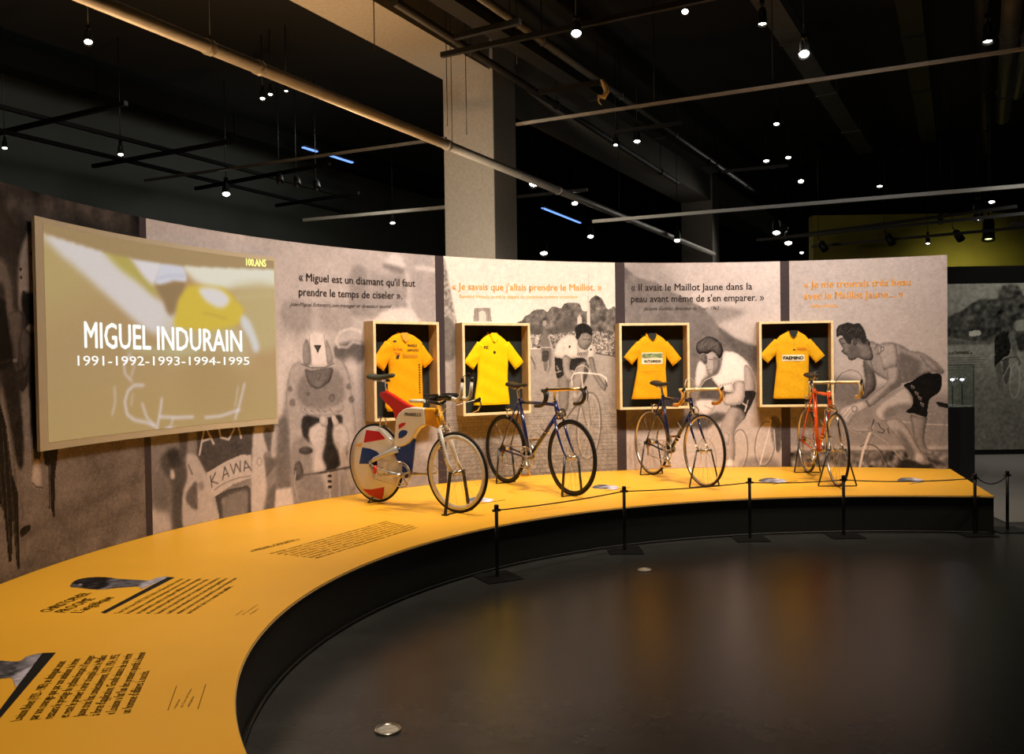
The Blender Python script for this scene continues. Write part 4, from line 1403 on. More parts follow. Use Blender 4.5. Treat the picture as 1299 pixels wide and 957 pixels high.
# ================================================================== JERSEY CASES AND JERSEYS
CASES = [(5.015, 5.725, 'left'), (6.012, 6.762, 'second'), (7.806, 8.574, 'third'), (9.360, 10.122, 'right')]
CL = ['plywood wall case holding the orange jersey crowded with sponsor prints, behind the white time-trial bicycle',
      'plywood wall case holding the plain bright yellow jersey, left of the navy bicycle saddle',
      'plywood wall case holding the amber jersey with a two-line cream and green patch',
      'plywood wall case holding the golden jersey with one bold black word, above the orange bicycle']
Z0C, Z1C, PRO, TH = .974, 1.881, .158, .018
case_frames = []
for i, (s0, s1, w) in enumerate(CASES):
    a, b = Vector((*WALL.xy(s0), 0)), Vector((*WALL.xy(s1), 0))
    u = (b - a).normalized()
    W_ = (b - a).length
    rz = math.atan2(u.y, u.x)
    mid = (a + b) / 2
    root = empty('display_case', (mid.x, mid.y, Z0C), rz, CL[i], 'display case', 'plywood jersey cases on the curved wall')
    H = Z1C - Z0C
    # local: x along the wall, y into the wall (negative = towards the viewer)
    for sx in (-1, 1):
        MB().box((sx * (W_ / 2 - TH / 2), -PRO / 2 - .002, H / 2), (TH, PRO, H)).build('side_panel', M['wood'], root)
    MB().box((0, -PRO / 2 - .002, H - TH / 2), (W_ - 2 * TH, PRO, TH)).build('top_panel', M['wood'], root)
    MB().box((0, -PRO / 2 - .002, TH / 2), (W_ - 2 * TH, PRO, TH)).build('bottom_panel', M['wood'], root)
    MB().box((0, -.010, H / 2), (W_ - 2 * TH, .012, H - 2 * TH)).build('backing_board', M['felt'], root)
    e = .026
    mb = MB()
    for sx in (-1, 1):
        mb.box((sx * (W_ / 2 - e / 2), -PRO - .005, H / 2), (e, .008, H))
    mb.box((0, -PRO - .005, H - e / 2), (W_ - 2 * e, .008, e))
    mb.box((0, -PRO - .005, e / 2), (W_ - 2 * e, .008, e))
    mb.build('front_frame', M['woodedge'], root, bevel=.0015)
    case_frames.append((mid, u, rz))


def ring_sec(cx, z, hw, hd, n=20, yo=0, sq=2.6, tilt=0):
    out = []
    for k in range(n):
        a = 2 * math.pi * k / n
        c, s = math.cos(a), math.sin(a)
        x = hw * abs(c) ** (2 / sq) * (1 if c >= 0 else -1)
        y = hd * abs(s) ** (2 / 2.0) * (1 if s >= 0 else -1)
        out.append((cx + x, yo + y, z + x * tilt))
    return out


def jersey(ci, label, m, prof, sleeve, neck, dx=0, zt=.83, collar=True, seed=0, kx=1.15, kt=1.1):
    prof = [(p[0] if p[0] > .2 else p[0] - .02, p[1] * (kx if p[0] < .74 else 1.05), p[2] * (kx if p[0] < .74 else 1.05), p[3]) for p in prof]
    sleeve = tuple(((s[0][0] * kx, s[0][1]), (s[1][0] * kt, s[1][1]), s[2] * .92, s[3]) for s in sleeve)
    mid, u, rz = case_frames[ci]
    n_ = Vector((-u.y, u.x, 0))
    base = mid - n_ * .075
    root = empty('cycling_jersey', (base.x + u.x * dx, base.y + u.y * dx, Z0C), rz, label, 'jersey', 'yellow leader jerseys in the wall cases')
    rs = np.random.default_rng(seed)
    ph = rs.uniform(0, 6, 6)

    def front(x, z):
        """fold relief"""
        return .004 * math.sin(x * 34 + ph[0] + z * 3) * min(1, max(0, (.75 - z) * 3)) + .003 * math.sin(x * 61 + ph[1] - z * 6) + .002 * math.sin(z * 40 + x * 18 + ph[2])
    # torso sections from hem to shoulder: (z, xl, xr, depth)
    zz = np.array([p[0] for p in prof])
    zs = np.linspace(zz[0], zz[-1], 34)
    xl = np.interp(zs, zz, [p[1] for p in prof])
    xr = np.interp(zs, zz, [p[2] for p in prof])
    dp = np.interp(zs, zz, [p[3] for p in prof])
    secs = []
    n = 44
    for z, a, b, d in zip(zs, xl, xr, dp):
        cx, hw = (a + b) / 2, (b - a) / 2
        s = ring_sec(cx, z, hw, d, n, 0, 3.0)
        s = [(x, y - (front(x, z) if y < 0 else 0), zz_) for x, y, zz_ in s]
        secs.append(s)
    mb = MB().loft(secs)
    mb.build('body', m, root)

    def surf(x, z, lift=.003):
        a, b, d = np.interp(z, zs, xl), np.interp(z, zs, xr), np.interp(z, zs, dp)
        cx, hw = (a + b) / 2, (b - a) / 2
        t = min(.999, abs((x - cx) / hw))
        c = t ** (3.0 / 2)
        y = -d * math.sqrt(max(0, 1 - c * c))
        return (x, y - front(x, z) - lift, z)
    for side, (sh, tip, w0, w1) in zip((-1, 1), sleeve):
        A, B = Vector((sh[0], 0, sh[1])), Vector((tip[0], -.006, tip[1]))
        d = (B - A).normalized()
        q = Vector((-d.z, 0, d.x))
        ss = []
        for i in range(12):
            t = i / 11
            c = A.lerp(B, t) + Vector((0, 0, .006 * math.sin(t * math.pi)))
            hw = w0 + (w1 - w0) * t
            hd = .030 + (.016 - .030) * t
            sec = []
            for k in range(20):
                a = 2 * math.pi * k / 20
                p = c + q * (hw * math.cos(a)) + Vector((0, 1, 0)) * (hd * math.sin(a) - .003 * math.sin(a * 3 + t * 9 + ph[3]))
                sec.append(p)
            ss.append(sec)
        MB().loft(ss, caps=True).build('sleeve', m, root)
        ring = [B + d * .001 + q * (w1 * 1.01 * math.cos(2 * math.pi * k / 24)) + Vector((0, 1, 0)) * (.0165 * math.sin(2 * math.pi * k / 24)) for k in range(24)]
        MB().tube(ring, .0035, 6, closed=True).build('sleeve_hem', m, root)
    # collar
    x0, z0, wn, hn = neck
    if collar:
        col_m = MB()
        for sgn in (-1, 1):
            pts = [(x0 + sgn * wn, 0.012, z0 + .012), (x0 + sgn * wn * .96, -.018, z0 - hn * .25), (x0 + sgn * wn * .55, -.034, z0 - hn * .7), (x0, -.040, z0 - hn)]
            col_m.tube(pts, [.011, .012, .010, .006], 8, flat=.5)
        col_m.tube([(x0 - wn, .012, z0 + .012), (x0 - wn * .5, .026, z0 + .006), (x0 + wn * .5, .026, z0 + .006), (x0 + wn, .012, z0 + .012)], .010, 8, flat=.6)
        col_m.build('collar', m, root)
        # dark neck opening with the inside of the back
        MB().add([(x0 - wn * .9, -.0125 - .020, z0 - .004), (x0 + wn * .9, -.0125 - .020, z0 - .004), (x0 + wn * .5, -.046, z0 - hn * .68), (x0, -.049, z0 - hn * .97), (x0 - wn * .5, -.046, z0 - hn * .68),
                 (x0 - wn * .5, -.028, z0 + .012), (x0 + wn * .5, -.028, z0 + .012)], [(0, 4, 3, 2, 1), (0, 1, 6, 5)]).build('neck_opening', (M['ambink'], m, M['felt'], M['felt'])[ci], root)
    hem = [surf(float(x), float(zs[0]) + .006, .0015) for x in np.linspace(xl[0] + .01, xr[0] - .01, 20)]
    MB().tube(hem, .003, 6).build('hem', m, root)
    hp = [Vector((x0 - .11, .012, z0 - .02)), Vector((x0, .012, z0 + .012)), Vector((x0 + .11, .012, z0 - .02))]
    MB().tube(hp, .008, 6).build('hanger', M['black'], root)

    def word(t, x, z, w, h, mm, name='lettering', bold=.02, slope=0):
        return text_mesh(name, t, lambda a, b: surf(x + a, z + b + a * slope, .0065), w, h, mm, root, bold)

    def patch(xa, xb, za, zb, mm, lift=.0028, name='patch'):
        nx, nz = 14, 6
        vs = [surf(xa + (xb - xa) * i / nx, za + (zb - za) * j / nz, lift) for j in range(nz + 1) for i in range(nx + 1)]
        fs = [(j * (nx + 1) + i, j * (nx + 1) + i + 1, (j + 1) * (nx + 1) + i + 1, (j + 1) * (nx + 1) + i) for j in range(nz) for i in range(nx)]
        return MB().add(vs, fs).build(name, mm, root)
    return root, word, patch, surf


SL = lambda xs, zs_, xt, zt_, w0, w1: (((-xs, zs_), (-xt, zt_), w0, w1), ((xs, zs_), (xt, zt_), w0, w1))
# 1: orange sponsor jersey
PR = [(.10, -.14, .185, .030), (.14, -.165, .19, .034), (.45, -.125, .185, .040), (.62, -.135, .195, .042), (.72, -.15, .185, .038), (.77, -.11, .14, .030), (.80, -.055, .075, .018)]
j, word, patch, surf = jersey(0, 'orange-yellow short-sleeved jersey with many sponsor prints in the leftmost wall case', M['jersey1'], PR,
                        (((-.105, .69), (-.235, .50), .075, .075), ((.12, .69), (.255, .52), .07, .065)), (.015, .795, .052, .085), .0, seed=1, kx=1.17, kt=1.12)
word('PINARELLO', .035, .675, .105, .024, M['inkdark'])
word('CAMPAGNOLO', .025, .632, .135, .024, M['inkdark'])
word('Banesto', .0 - .02, .577, .165, .042, M['ambink'], bold=.03)
word('Le Coq', -.115, .645, .085, .022, M['redink'])
word('Tour', -.105, .605, .06, .022, M['redink'])
for (x, z) in ((-.10, .725), (-.075, .572), (-.07, .590)):
    patch(x - .016, x + .016, z - .008, z + .008, M['inkdark'], .004, 'emblem')
for z in np.linspace(.24, .50, 12):
    patch(.155, .175, z, z + .010, M['inkdark'], .004, 'side_stripe')
# 2: plain bright yellow jersey
PR = [(.115, -.18, .145, .030), (.15, -.176, .142, .034), (.35, -.145, .125, .040), (.60, -.135, .135, .042), (.70, -.14, .145, .038), (.765, -.10, .105, .030), (.795, -.05, .055, .018)]
j, word, patch, surf = jersey(1, 'plain bright yellow short-sleeved jersey with two tiny chest emblems', M['jersey2'], PR,
                        (((-.095, .685), (-.245, .49), .072, .062), ((.10, .685), (.262, .485), .072, .062)), (.0, .80, .05, .09), .0, seed=2, kx=1.24, kt=1.10)
word('PZ', -.115, .655, .045, .026, M['inkdark'], 'emblem', .03)
patch(-.016, .010, .605, .630, M['inkdark'], .004, 'emblem')
# 3: amber jersey with patch
PR = [(.125, -.215, .15, .030), (.17, -.205, .15, .034), (.42, -.155, .135, .040), (.60, -.145, .145, .042), (.70, -.155, .155, .038), (.755, -.11, .115, .030), (.785, -.055, .06, .018)]
j, word, patch, surf = jersey(2, 'amber knitted short-sleeved jersey with a cream and green two-line chest patch', M['jersey3'], PR,
                        (((-.105, .675), (-.265, .515), .072, .062), ((.11, .675), (.270, .495), .072, .062)), (-.005, .79, .055, .07), .0, seed=3, kx=1.08, kt=1.0)
patch(-.125, .105, .475, .598, M['cream'], .0028)
patch(-.120, .100, .538, .590, M['palegreen'], .0036)
word('HELYETT-FYNSEC', -.120, .543, .222, .042, M['greenink'], bold=.03)
word('HUTCHINSON', -.098, .492, .180, .028, M['inkdark'], bold=.04)
pp = [surf(float(x), .395, .0015) for x in np.linspace(-.14, .13, 16)]
MB().tube(pp, .002, 5).build('seam', M['ambink'], j)
# 4: golden jersey with black word
PR = [(.105, -.20, .135, .030), (.15, -.195, .14, .034), (.42, -.165, .145, .040), (.60, -.175, .150, .042), (.70, -.18, .155, .038), (.76, -.13, .115, .030), (.80, -.06, .05, .018)]
j, word, patch, surf = jersey(3, 'golden knitted short-sleeved jersey with a bold black word on a cream band', M['jersey4'], PR,
                        (((-.135, .68), (-.290, .51), .07, .06), ((.115, .68), (.255, .505), .07, .06)), (-.005, .80, .05, .07), -.01, seed=4, kx=1.08, kt=1.06)
patch(-.125, .105, .485, .553, M['cream'], .0028)
word('FAEMINO', -.112, .502, .205, .036, M['inkblack'], bold=.05)
patch(-.012, .010, .598, .612, M['inkdark'], .004, 'emblem')
word('FAMBX', .030, .598, .10, .030, M['redink'], bold=.0)
MB().tube([surf(0, .72, .002), surf(0, .66, .002)], .002, 5).build('placket', M['ambink'], j)

# ================================================================== BICYCLES
RW = .335


def wheel(root, x, name_label, tyre_m, rim_m, spoke_m, r=RW, nsp=32, deep=0, side_m=None, zc=None, rear=False, rim_label=None):
    zc = r if zc is None else zc
    z = zc + 0
    w = MB()
    if deep:
        ri = r - .022
        w.lathe((x, 0, z), [(ri - deep, -.005), (ri - deep + .01, -.009), (ri, -.010), (ri, .010), (ri - deep + .01, .009), (ri - deep, .005), (ri - deep, -.005)], 'y', 48, open_=True)
    else:
        w.ring((x, 0, z), r - .024, .008, 'y', 48, 8, 1.2)
    rim = w.build('wheel', rim_m, root)
    if name_label:
        rim['label'] = name_label
    MB().ring((x, 0, z), r - .0115, .0115, 'y', 56, 8, .95).build('tyre', tyre_m, rim)
    if side_m:
        MB().ring((x, .0075, z), r - .019, .0040, 'y', 56, 6).ring((x, -.0075, z), r - .019, .0040, 'y', 56, 6).build('sidewall', side_m, rim)
    h = MB().lathe((x, 0, z), [(.004, -.062), (.008, -.060), (.008, -.036), (.022, -.034), (.022, -.030), (.011, -.026), (.011, .026), (.022, .030), (.022, .034), (.008, .036), (.008, .060), (.004, .062)], 'y', 16)
    h.build('hub', M['alloy'], rim)
    sp_ = MB()
    R2 = r - .026 - deep
    for k in range(nsp):
        a = 2 * math.pi * k / nsp
        s = 1 if k % 2 else -1
        b_ = a + (.9 if (k // 2) % 2 else -.9)
        sp_.tube([(x + .021 * math.cos(b_), s * .031, z + .021 * math.sin(b_)), (x + R2 * math.cos(a), 0, z + R2 * math.sin(a))], .0011, 3, caps=False)
    o = sp_.build('spokes', spoke_m, rim, recalc=False)
    o['kind'] = 'stuff'
    return rim


def saddle(root, x, z, m, L=.27, tilt=0, hw=.076):
    secs = []
    for i in range(14):
        t = i / 13
        px = x - .13 + L * t
        w = hw * (1 - .62 * min(1, t * 1.45) ** 1.1) if t < .69 else hw * .34 * (1 - (t - .69) * 1.5)
        w = max(w, .012)
        top = .012 * (1 - 2 * abs(t - .5)) * -1 + .006 * (t < .2)
        h = .028 - .010 * t
        zc = z - .016 + top + tilt * (px - x)
        if i in (0, 13):
            w *= .6
            h *= .6
        secs.append([(px, w * math.cos(a), zc + h * math.sin(a)) for a in [2 * math.pi * k / 16 for k in range(16)]])
    s = MB().loft(secs).build('saddle', m, root)
    MB().tube([(x - .09, .022, z - .03), (x - .05, .022, z - .055), (x + .03, .02, z - .055), (x + .10, .012, z - .03)], .0035, 6).tube(
        [(x - .09, -.022, z - .03), (x - .05, -.022, z - .055), (x + .03, -.02, z - .055), (x + .10, -.012, z - .03)], .0035, 6).build('saddle_rails', M['chrome'], s)
    return s


def drivetrain(root, bb, hub, ring_r=.10, crank=.17, ang=-.9, ringm=None, cagem=None, gold=False):
    ringm = ringm or M['alloy']
    x, z = bb
    c = MB()
    c.lathe((x, 0, z), [(.018, -.05), (.021, -.034), (.021, .034), (.018, .05)], 'y', 16)
    for sd, a in ((-1, ang), (1, ang + math.pi)):
        c.tube([(x, sd * .055, z), (x + crank * math.cos(a), sd * .068, z + crank * math.sin(a))], [.015, .010], 8)
    cs = c.build('crankset', ringm, root)
    r_ = MB()
    for rr, yy in ((ring_r, -.042), (ring_r * .80, -.036)):
        r_.ring((x, yy, z), rr - .004, .0045, 'y', 48, 6, .5)
        for k in range(44):
            a = 2 * math.pi * k / 44
            r_.box((x + rr * math.cos(a), yy, z + rr * math.sin(a)), (.004, .002, .004))
    for k in range(5):
        a = 2 * math.pi * k / 5 + .3
        r_.bar((x, -.044, z), (x + ring_r * .92 * math.cos(a), -.042, z + ring_r * .92 * math.sin(a)), .016, .006, (0, 1, 0))
    r_.build('chainring', ringm, cs)
    for sd, a in ((-1, ang), (1, ang + math.pi)):
        px, pz = x + crank * math.cos(a), z + crank * math.sin(a)
        py = sd * .115
        p = MB()
        p.tube([(px, sd * .07, pz), (px, sd * .155, pz)], .006, 8)
        p.box((px + .03, py, pz), (.012, .08, .012)).box((px - .03, py, pz), (.012, .08, .012)).box((px, sd * .152, pz), (.066, .008, .014)).box((px, sd * .082, pz), (.066, .008, .014))
        pd_ = p.build('pedal', M['gold'] if gold else M['alloy'], cs)
        # toe clip and strap
        MB().tube([(px + .03, py, pz), (px + .075, py, pz + .012), (px + .095, py, pz + .045), (px + .06, py, pz + .068), (px + .0, py, pz + .062)], .0028, 6).tube(
            [(px, py - .042, pz), (px, py - .045, pz + .04), (px, py, pz + .064), (px, py + .045, pz + .04), (px, py + .042, pz)], .0032, 5).build('toe_clip', M['chrome'], cs)
    # sprockets, chain, derailleur
    hx, hz = hub
    fr_ = MB()
    for k in range(6):
        fr_.lathe((hx, -.030 - k * .0045, hz), [(.012, -.001), (.048 - k * .005, -.001), (.048 - k * .005, .001), (.012, .001)], 'y', 20, False)
    fr_.build('sprockets', M['gold'] if gold else M['blackalloy'], root)
    ch = MB()
    ch.tube([(hx, -.042, hz + .036), (x, -.042, z + ring_r)], .0038, 5)
    dx_, dz_ = hx + .012, hz - .115
    arc = [(x + ring_r * math.cos(a), -.042, z + ring_r * math.sin(a)) for a in np.linspace(math.pi / 2, -math.pi / 2, 14)]
    ch.tube(arc, .0038, 5)
    ch.tube([(x, -.042, z - ring_r), (dx_ + .01, -.045, dz_ - .014)], .0038, 5)
    ch.tube([(dx_ - .012, -.045, dz_ - .004), (hx + .024, -.045, hz - .075), (hx - .03, -.043, hz - .03), (hx - .036, -.043, hz + .008), (hx, -.042, hz + .036)], .0038, 5)
    ch.build('chain', M['alloy'], root)
    d_ = MB()
    d_.lathe((dx_, -.045, dz_), [(.003, -.004), (.014, -.004), (.014, .004), (.003, .004)], 'y', 14, False)
    d_.lathe((hx + .018, -.045, hz - .062), [(.003, -.004), (.014, -.004), (.014, .004), (.003, .004)], 'y', 14, False)
    d_.bar((dx_, -.052, dz_), (hx + .018, -.052, hz - .062), .014, .003, (0, 1, 0))
    d_.bar((hx, -.052, hz - .02), (hx + .018, -.055, hz - .062), .020, .014, (0, 1, 0))
    d_.build('rear_derailleur', cagem or M['alloy'], root)
    return cs


def drop_bar(root, x0, zb, stem_from, tape_m, top_m, lever_m, cables=True, w=.205, cab_m=None, drop=.135):
    half = [(x0, 0, zb), (x0, .10, zb), (x0 + .004, .155, zb), (x0 + .022, .19, zb), (x0 + .055, w, zb), (x0 + .088, w + .002, zb - .014), (x0 + .103, w + .003, zb - .045), (x0 + .096, w + .004, zb - .085), (x0 + .066, w + .005, zb - .118),
            (x0 + .02, w + .006, zb - drop), (x0 - .045, w + .007, zb - drop - .002)]
    full = [(p[0], -p[1], p[2]) for p in reversed(half[1:])] + half
    bar = MB().tube(full[6:-6], .0150, 10).build('handlebar', top_m, root)
    for sd in (-1, 1):
        pts = [(p[0], sd * p[1], p[2]) for p in half[4:]]
        MB().tube(pts, .0175, 10).build('bar_tape', tape_m, bar)
        y = sd * (w + .003)
        # lever body and blade
        MB().tube([(x0 + .080, y, zb - .010), (x0 + .112, y, zb + .004), (x0 + .126, y, zb + .020), (x0 + .134, y, zb + .012)], [.013, .014, .011, .007], 8).build('lever_hood', M['blackalloy'], bar)
        MB().tube([(x0 + .128, y, zb + .006), (x0 + .146, y + sd * .004, zb - .030), (x0 + .140, y + sd * .008, zb - .075), (x0 + .118, y + sd * .012, zb - .115)], [.007, .006, .006, .004], 6, flat=.6).build('brake_lever', lever_m, bar)
    sx, sz = stem_from
    st = MB().tube([(sx, 0, sz - .06), (sx, 0, sz + .0), (sx + .008, 0, zb - .006), (x0 - .02, 0, zb), (x0, 0, zb)], [.0115, .0115, .013, .013, .013], 10).ring((x0, 0, zb), .016, .005, 'x', 14, 6)
    st.build('stem', M['alloy'], root)
    if cables:
        cb = MB()
        for sd in (-1, 1):
            y = sd * w
            cb.tube([(x0 + .126, y, zb + .018), (x0 + .128, y * .99, zb + .055), (x0 + .112, y * .88, zb + .095), (x0 + .085, y * .62, zb + .118), (x0 + .05, y * .3, zb + .085), (x0 + .012, y * .10, zb + .0), (x0 + .0, y * .06, zb - .10)], .0026, 5)
        cb.build('brake_cable', cab_m or M['blackalloy'], root)
    return bar


def caliper(root, x, z, r, m):
    MB().tube([(x, -.030, z - .045), (x, -.036, z - .015), (x, -.020, z + .012), (x, 0, z + .020), (x, .020, z + .012), (x, .036, z - .015), (x, .030, z - .045)], .0055, 6).box((x, -.024, z - .050), (.036, .010, .010)).box(
        (x, .024, z - .050), (.036, .010, .010)).tube([(x + .0, -.03, z + .004), (x, -.045, z + .03)], .003, 5).build('brake_caliper', m, root)


def road_bike(foot, head, label, P_):
    rz = math.atan2(head[1], head[0])
    wb = P_['wb']
    root = empty('racing_bicycle', (foot[0], foot[1], HP), rz, label, 'bicycle', 'racing bicycles on the platform')
    fm = P_['frame']
    hub = (0, RW)
    bb = (P_.get('bbx', .38), P_.get('bbz', .275))
    tt = P_['tt']
    sc = (P_.get('scx', .25), tt)             # seat cluster
    ht = (wb - .225, tt + .01)
    hb = (wb - .175, P_.get('hb', .675))
    fr_ = MB()
    fr_.tube([(bb[0], 0, bb[1]), (sc[0], 0, sc[1] + .03)], .0178, 12)
    fr_.tube([(sc[0], 0, sc[1]), (ht[0] + .003, 0, ht[1] - .02)], .0158, 12)
    fr_.tube([(bb[0], 0, bb[1]), (hb[0] - .008, 0, hb[1] + .03)], .0180, 12)
    fr_.tube([(hb[0], 0, hb[1]), (ht[0], 0, ht[1] + .015)], .0205, 14)
    fr_.lathe((bb[0], 0, bb[1]), [(.021, -.035), (.021, .035)], 'y', 16)
    for sd in (-1, 1):
        fr_.tube([(bb[0] - .01, sd * .018, bb[1]), (bb[0] - .10, sd * .038, bb[1] + .01), (0, sd * .060, RW)], [.011, .010, .007], 8)
        fr_.tube([(sc[0] - .004, sd * .014, sc[1] - .005), (sc[0] * .6, sd * .034, RW + (sc[1] - RW) * .60), (0, sd * .060, RW)], [.0075, .0075, .006], 8)
        fr_.box((-.002, sd * .060, RW - .005), (.03, .005, .035))
    fr_.tube([(sc[0] * .62, -.034, RW + (sc[1] - RW) * .62), (sc[0] * .62, .034, RW + (sc[1] - RW) * .62)], .006, 8)
    fo = fr_.build('frame', fm, root)
    lug = MB()
    for (x, z, r) in ((ht[0], ht[1] + .016, .0195), (hb[0], hb[1] - .002, .0195)):
        lug.ring((x, 0, z), r - .001, .006, 'z', 16, 6)
    lug.tube([(sc[0] - .003, -.02, sc[1] - .002), (sc[0] - .003, .02, sc[1] - .002)], .006, 8)
    lug.build('headset', M['chrome'], fo)
    if P_.get('bands'):
        b = MB()
        for t in P_['bands']:
            c = Vector((bb[0], 0, bb[1])).lerp(Vector((sc[0], 0, sc[1])), t)
            b.tube([c - Vector((-.012, 0, .04)) * .35, c + Vector((-.012, 0, .04)) * .35], .0192, 12)
        b.build('seat_tube_band', P_['bandm'], fo)
        d_ = MB()
        for t in (.30, .38):
            c = Vector((bb[0], 0, bb[1])).lerp(Vector((hb[0], 0, hb[1])), t)
            u_ = (Vector((hb[0], 0, hb[1])) - Vector((bb[0], 0, bb[1]))).normalized() * .008
            d_.tube([c - u_, c + u_], .0192, 12)
        d_.build('down_tube_band', M['chrome'], fo)
    # gear levers on the down tube
    c = Vector((bb[0], 0, bb[1])).lerp(Vector((hb[0], 0, hb[1])), .62)
    lv = MB()
    for sd in (-1, 1):
        lv.tube([c + Vector((0, sd * .016, 0)), c + Vector((-.01, sd * .030, .012)), c + Vector((-.055, sd * .034, .055))], [.007, .006, .004], 6)
    lv.build('gear_lever', M['chrome'], fo)
    # fork
    fk = MB()
    cz = hb[1] - .015
    cx = hb[0] + .006
    fk.tube([(cx, -.05, cz - .012), (cx, -.03, cz + .004), (cx, 0, cz + .008), (cx, .03, cz + .004), (cx, .05, cz - .012)], .011, 8)
    for sd in (-1, 1):
        fk.tube([(cx, sd * .048, cz - .008), (cx + .045, sd * .050, cz - .14), (wb - .075, sd * .052, RW + .10), (wb - .035, sd * .053, RW + .035), (wb, sd * .054, RW)], [.0125, .0115, .0095, .008, .007], 8)
    fk.build('fork', P_['fork'], root)
    if P_.get('forktip'):
        ft_ = MB()
        for sd in (-1, 1):
            ft_.tube([(wb - .075, sd * .052, RW + .10), (wb - .035, sd * .053, RW + .035), (wb, sd * .054, RW)], [.0102, .0088, .0078], 8)
        ft_.build('fork_tip', M['chrome'], root)
    wheel(root, 0, None, P_['tyre'], P_['rim'], P_['spoke'], side_m=P_.get('side'), deep=P_.get('deep', 0))
    wheel(root, wb, None, P_['tyre'], P_['rim'], P_['spoke'], side_m=P_.get('side'), deep=P_.get('deep', 0))
    zsad = P_['saddle']
    MB().tube([(sc[0] - .002, 0, sc[1] + .01), (sc[0] - .022, 0, zsad - .05)], .0125, 10).box((sc[0] - .025, 0, zsad - .046), (.035, .05, .018)).build('seatpost', P_.get('post', M['alloy']), root)
    saddle(root, sc[0] - .02, zsad, P_.get('saddlem', M['leather']))
    drivetrain(root, bb, hub, .10, .17, P_.get('ang', -1.0), P_.get('ringm'), None, True)
    drop_bar(root, wb - P_.get('reach', .155), P_['bar'], (ht[0] - .005, ht[1] + .03), P_['tape'], P_['topm'], P_['lever'], P_['cables'], P_.get('bw', .205), P_.get('cabm'))
    caliper(root, wb - .135, RW * 2 + .045, 0, M['chrome'])
    caliper(root, .085, RW * 2 + .035, 0, M['chrome'])
    return root, rz


def stand(foot, rz, x, r, label, splay=.11, m=None, thick=.0075, hy=.075, lean=0, flat=False, low=False):
    """trestle holding an axle: two posts and a base bar"""
    root = empty('bicycle_stand', (foot[0], foot[1], HP), rz, label, 'stand', 'black bicycle stands')
    m = m or M['blackm']
    zt = .045 if low else r + .012
    for sd in (-1, 1):
        a, b = (x + lean, sd * (hy + splay), .010), (x, sd * hy, zt)
        if flat:
            MB().bar(a, b, .030, .008, (1, 0, 0)).build('post', m, root)
            MB().box((x + lean, sd * (hy + splay), .006), (.05, .035, .008)).build('foot', m, root)
        else:
            MB().tube([a, b], thick, 8).build('post', m, root)
    MB().bar((x + lean, -(hy + splay), .005), (x + lean, hy + splay, .005), .014, .008).build('base_bar', m, root)
    if not low:
        MB().tube([(x, -hy - .008, r), (x, -.056, r)], .009, 8).tube([(x, hy + .008, r), (x, .056, r)], .009, 8).build('axle_cup', M['blackm'], root)
    return root


def shift(foot, head, d):
    return (foot[0] + head[0] * d, foot[1] + head[1] * d)


# 2 navy, 3 midnight, 4 orange
B2f, B2h = (-.075, 8.10), (.5752, -.8180)
root, rz = road_bike(B2f, B2h, 'deep blue racing bicycle with thick black tyres and gold bar top, second from the left',
               dict(wb=1.0146, frame=M['blue'], fork=M['blue'], tt=.800, hb=.685, bar=.925, saddle=.975, bbx=.40, bbz=.285, tyre=M['tyre'], rim=M['blackalloy'], spoke=M['spoke'], deep=.022, tape=M['leather'],
                    topm=M['gold'], lever=M['blackalloy'], cables=False, reach=.175, ang=-1.1, bw=.215, scx=.245))
stand(B2f, rz, 0, RW, 'black stand under the rear wheel of the deep blue bicycle', .035, flat=False, thick=.009)
stand(B2f, rz, 1.0146, RW, 'black stand under the front wheel of the deep blue bicycle', .035, flat=False, thick=.011)
B3f, B3h = (1.416, 8.55), (.3584, -.9336)
root, rz = road_bike(B3f, B3h, 'black-blue racing bicycle with amber-taped bars and looping pale cables',
               dict(wb=.945, frame=M['navy'], fork=M['navy'], tt=.795, hb=.670, bar=.895, saddle=.955, bbx=.36, bbz=.275, tyre=M['tyre'], rim=M['alloy'], spoke=M['spoke'], side=M['tan'], tape=M['orangetape'],
                    topm=M['creamtape'], lever=M['chrome'], cables=True, cabm=M['whitetape'], reach=.115, ang=-.9, bands=(.72,), bandm=M['orange'], forktip=True, scx=.235))
MB().box((.385, 0, .752), (.25, .016, .075)).build('frame_plate', M['navy'], root, bevel=.004)
stand(B3f, rz, 0, RW, 'thin black stand under the rear wheel of the black-blue bicycle', .055, lean=0)
stand(B3f, rz, .945, RW, 'thin black stand under the front wheel of the black-blue bicycle', .085, lean=0)
B4f, B4h = (3.005, 8.52), (-.0637, -.9980)
root, rz = road_bike(B4f, B4h, 'vermilion orange steel racing bicycle with cream bar tape, rightmost on the platform',
               dict(wb=.942, frame=M['orange'], fork=M['chrome'], tt=.835, hb=.705, bar=.945, saddle=1.015, bbx=.36, bbz=.27, tyre=M['tyre'], rim=M['alloy'], spoke=M['spoke'], side=M['tan'], tape=M['creamtape'],
                    topm=M['creamtape'], lever=M['chrome'], cables=True, reach=.12, ang=-.8, bands=(.60,), bandm=M['cream'], forktip=True, scx=.26, bw=.22))
stand(B4f, rz, 0, RW, 'thin black stand under the rear wheel of the orange bicycle', .055, lean=0)
stand(B4f, rz, .942, RW, 'thin black stand under the front wheel of the orange bicycle', .095, lean=0)

# 1 white time-trial bicycle
wb1 = .9225
B1f, B1h = (-1.1685, 7.10), (.7863, -.6179)
rz = math.atan2(B1h[1], B1h[0])
tb = empty('time_trial_bicycle', (B1f[0], B1f[1], HP), rz, 'white moulded time-trial bicycle with red, blue and yellow areas and a solid rear disc wheel', 'bicycle')


def slab(name, poly, hy, m, parent=tb, bev=.012):
    poly = [(float(a), float(b)) for a, b in poly]
    return MB().prism(poly, -hy, hy).build(name, m, parent, bevel=bev)


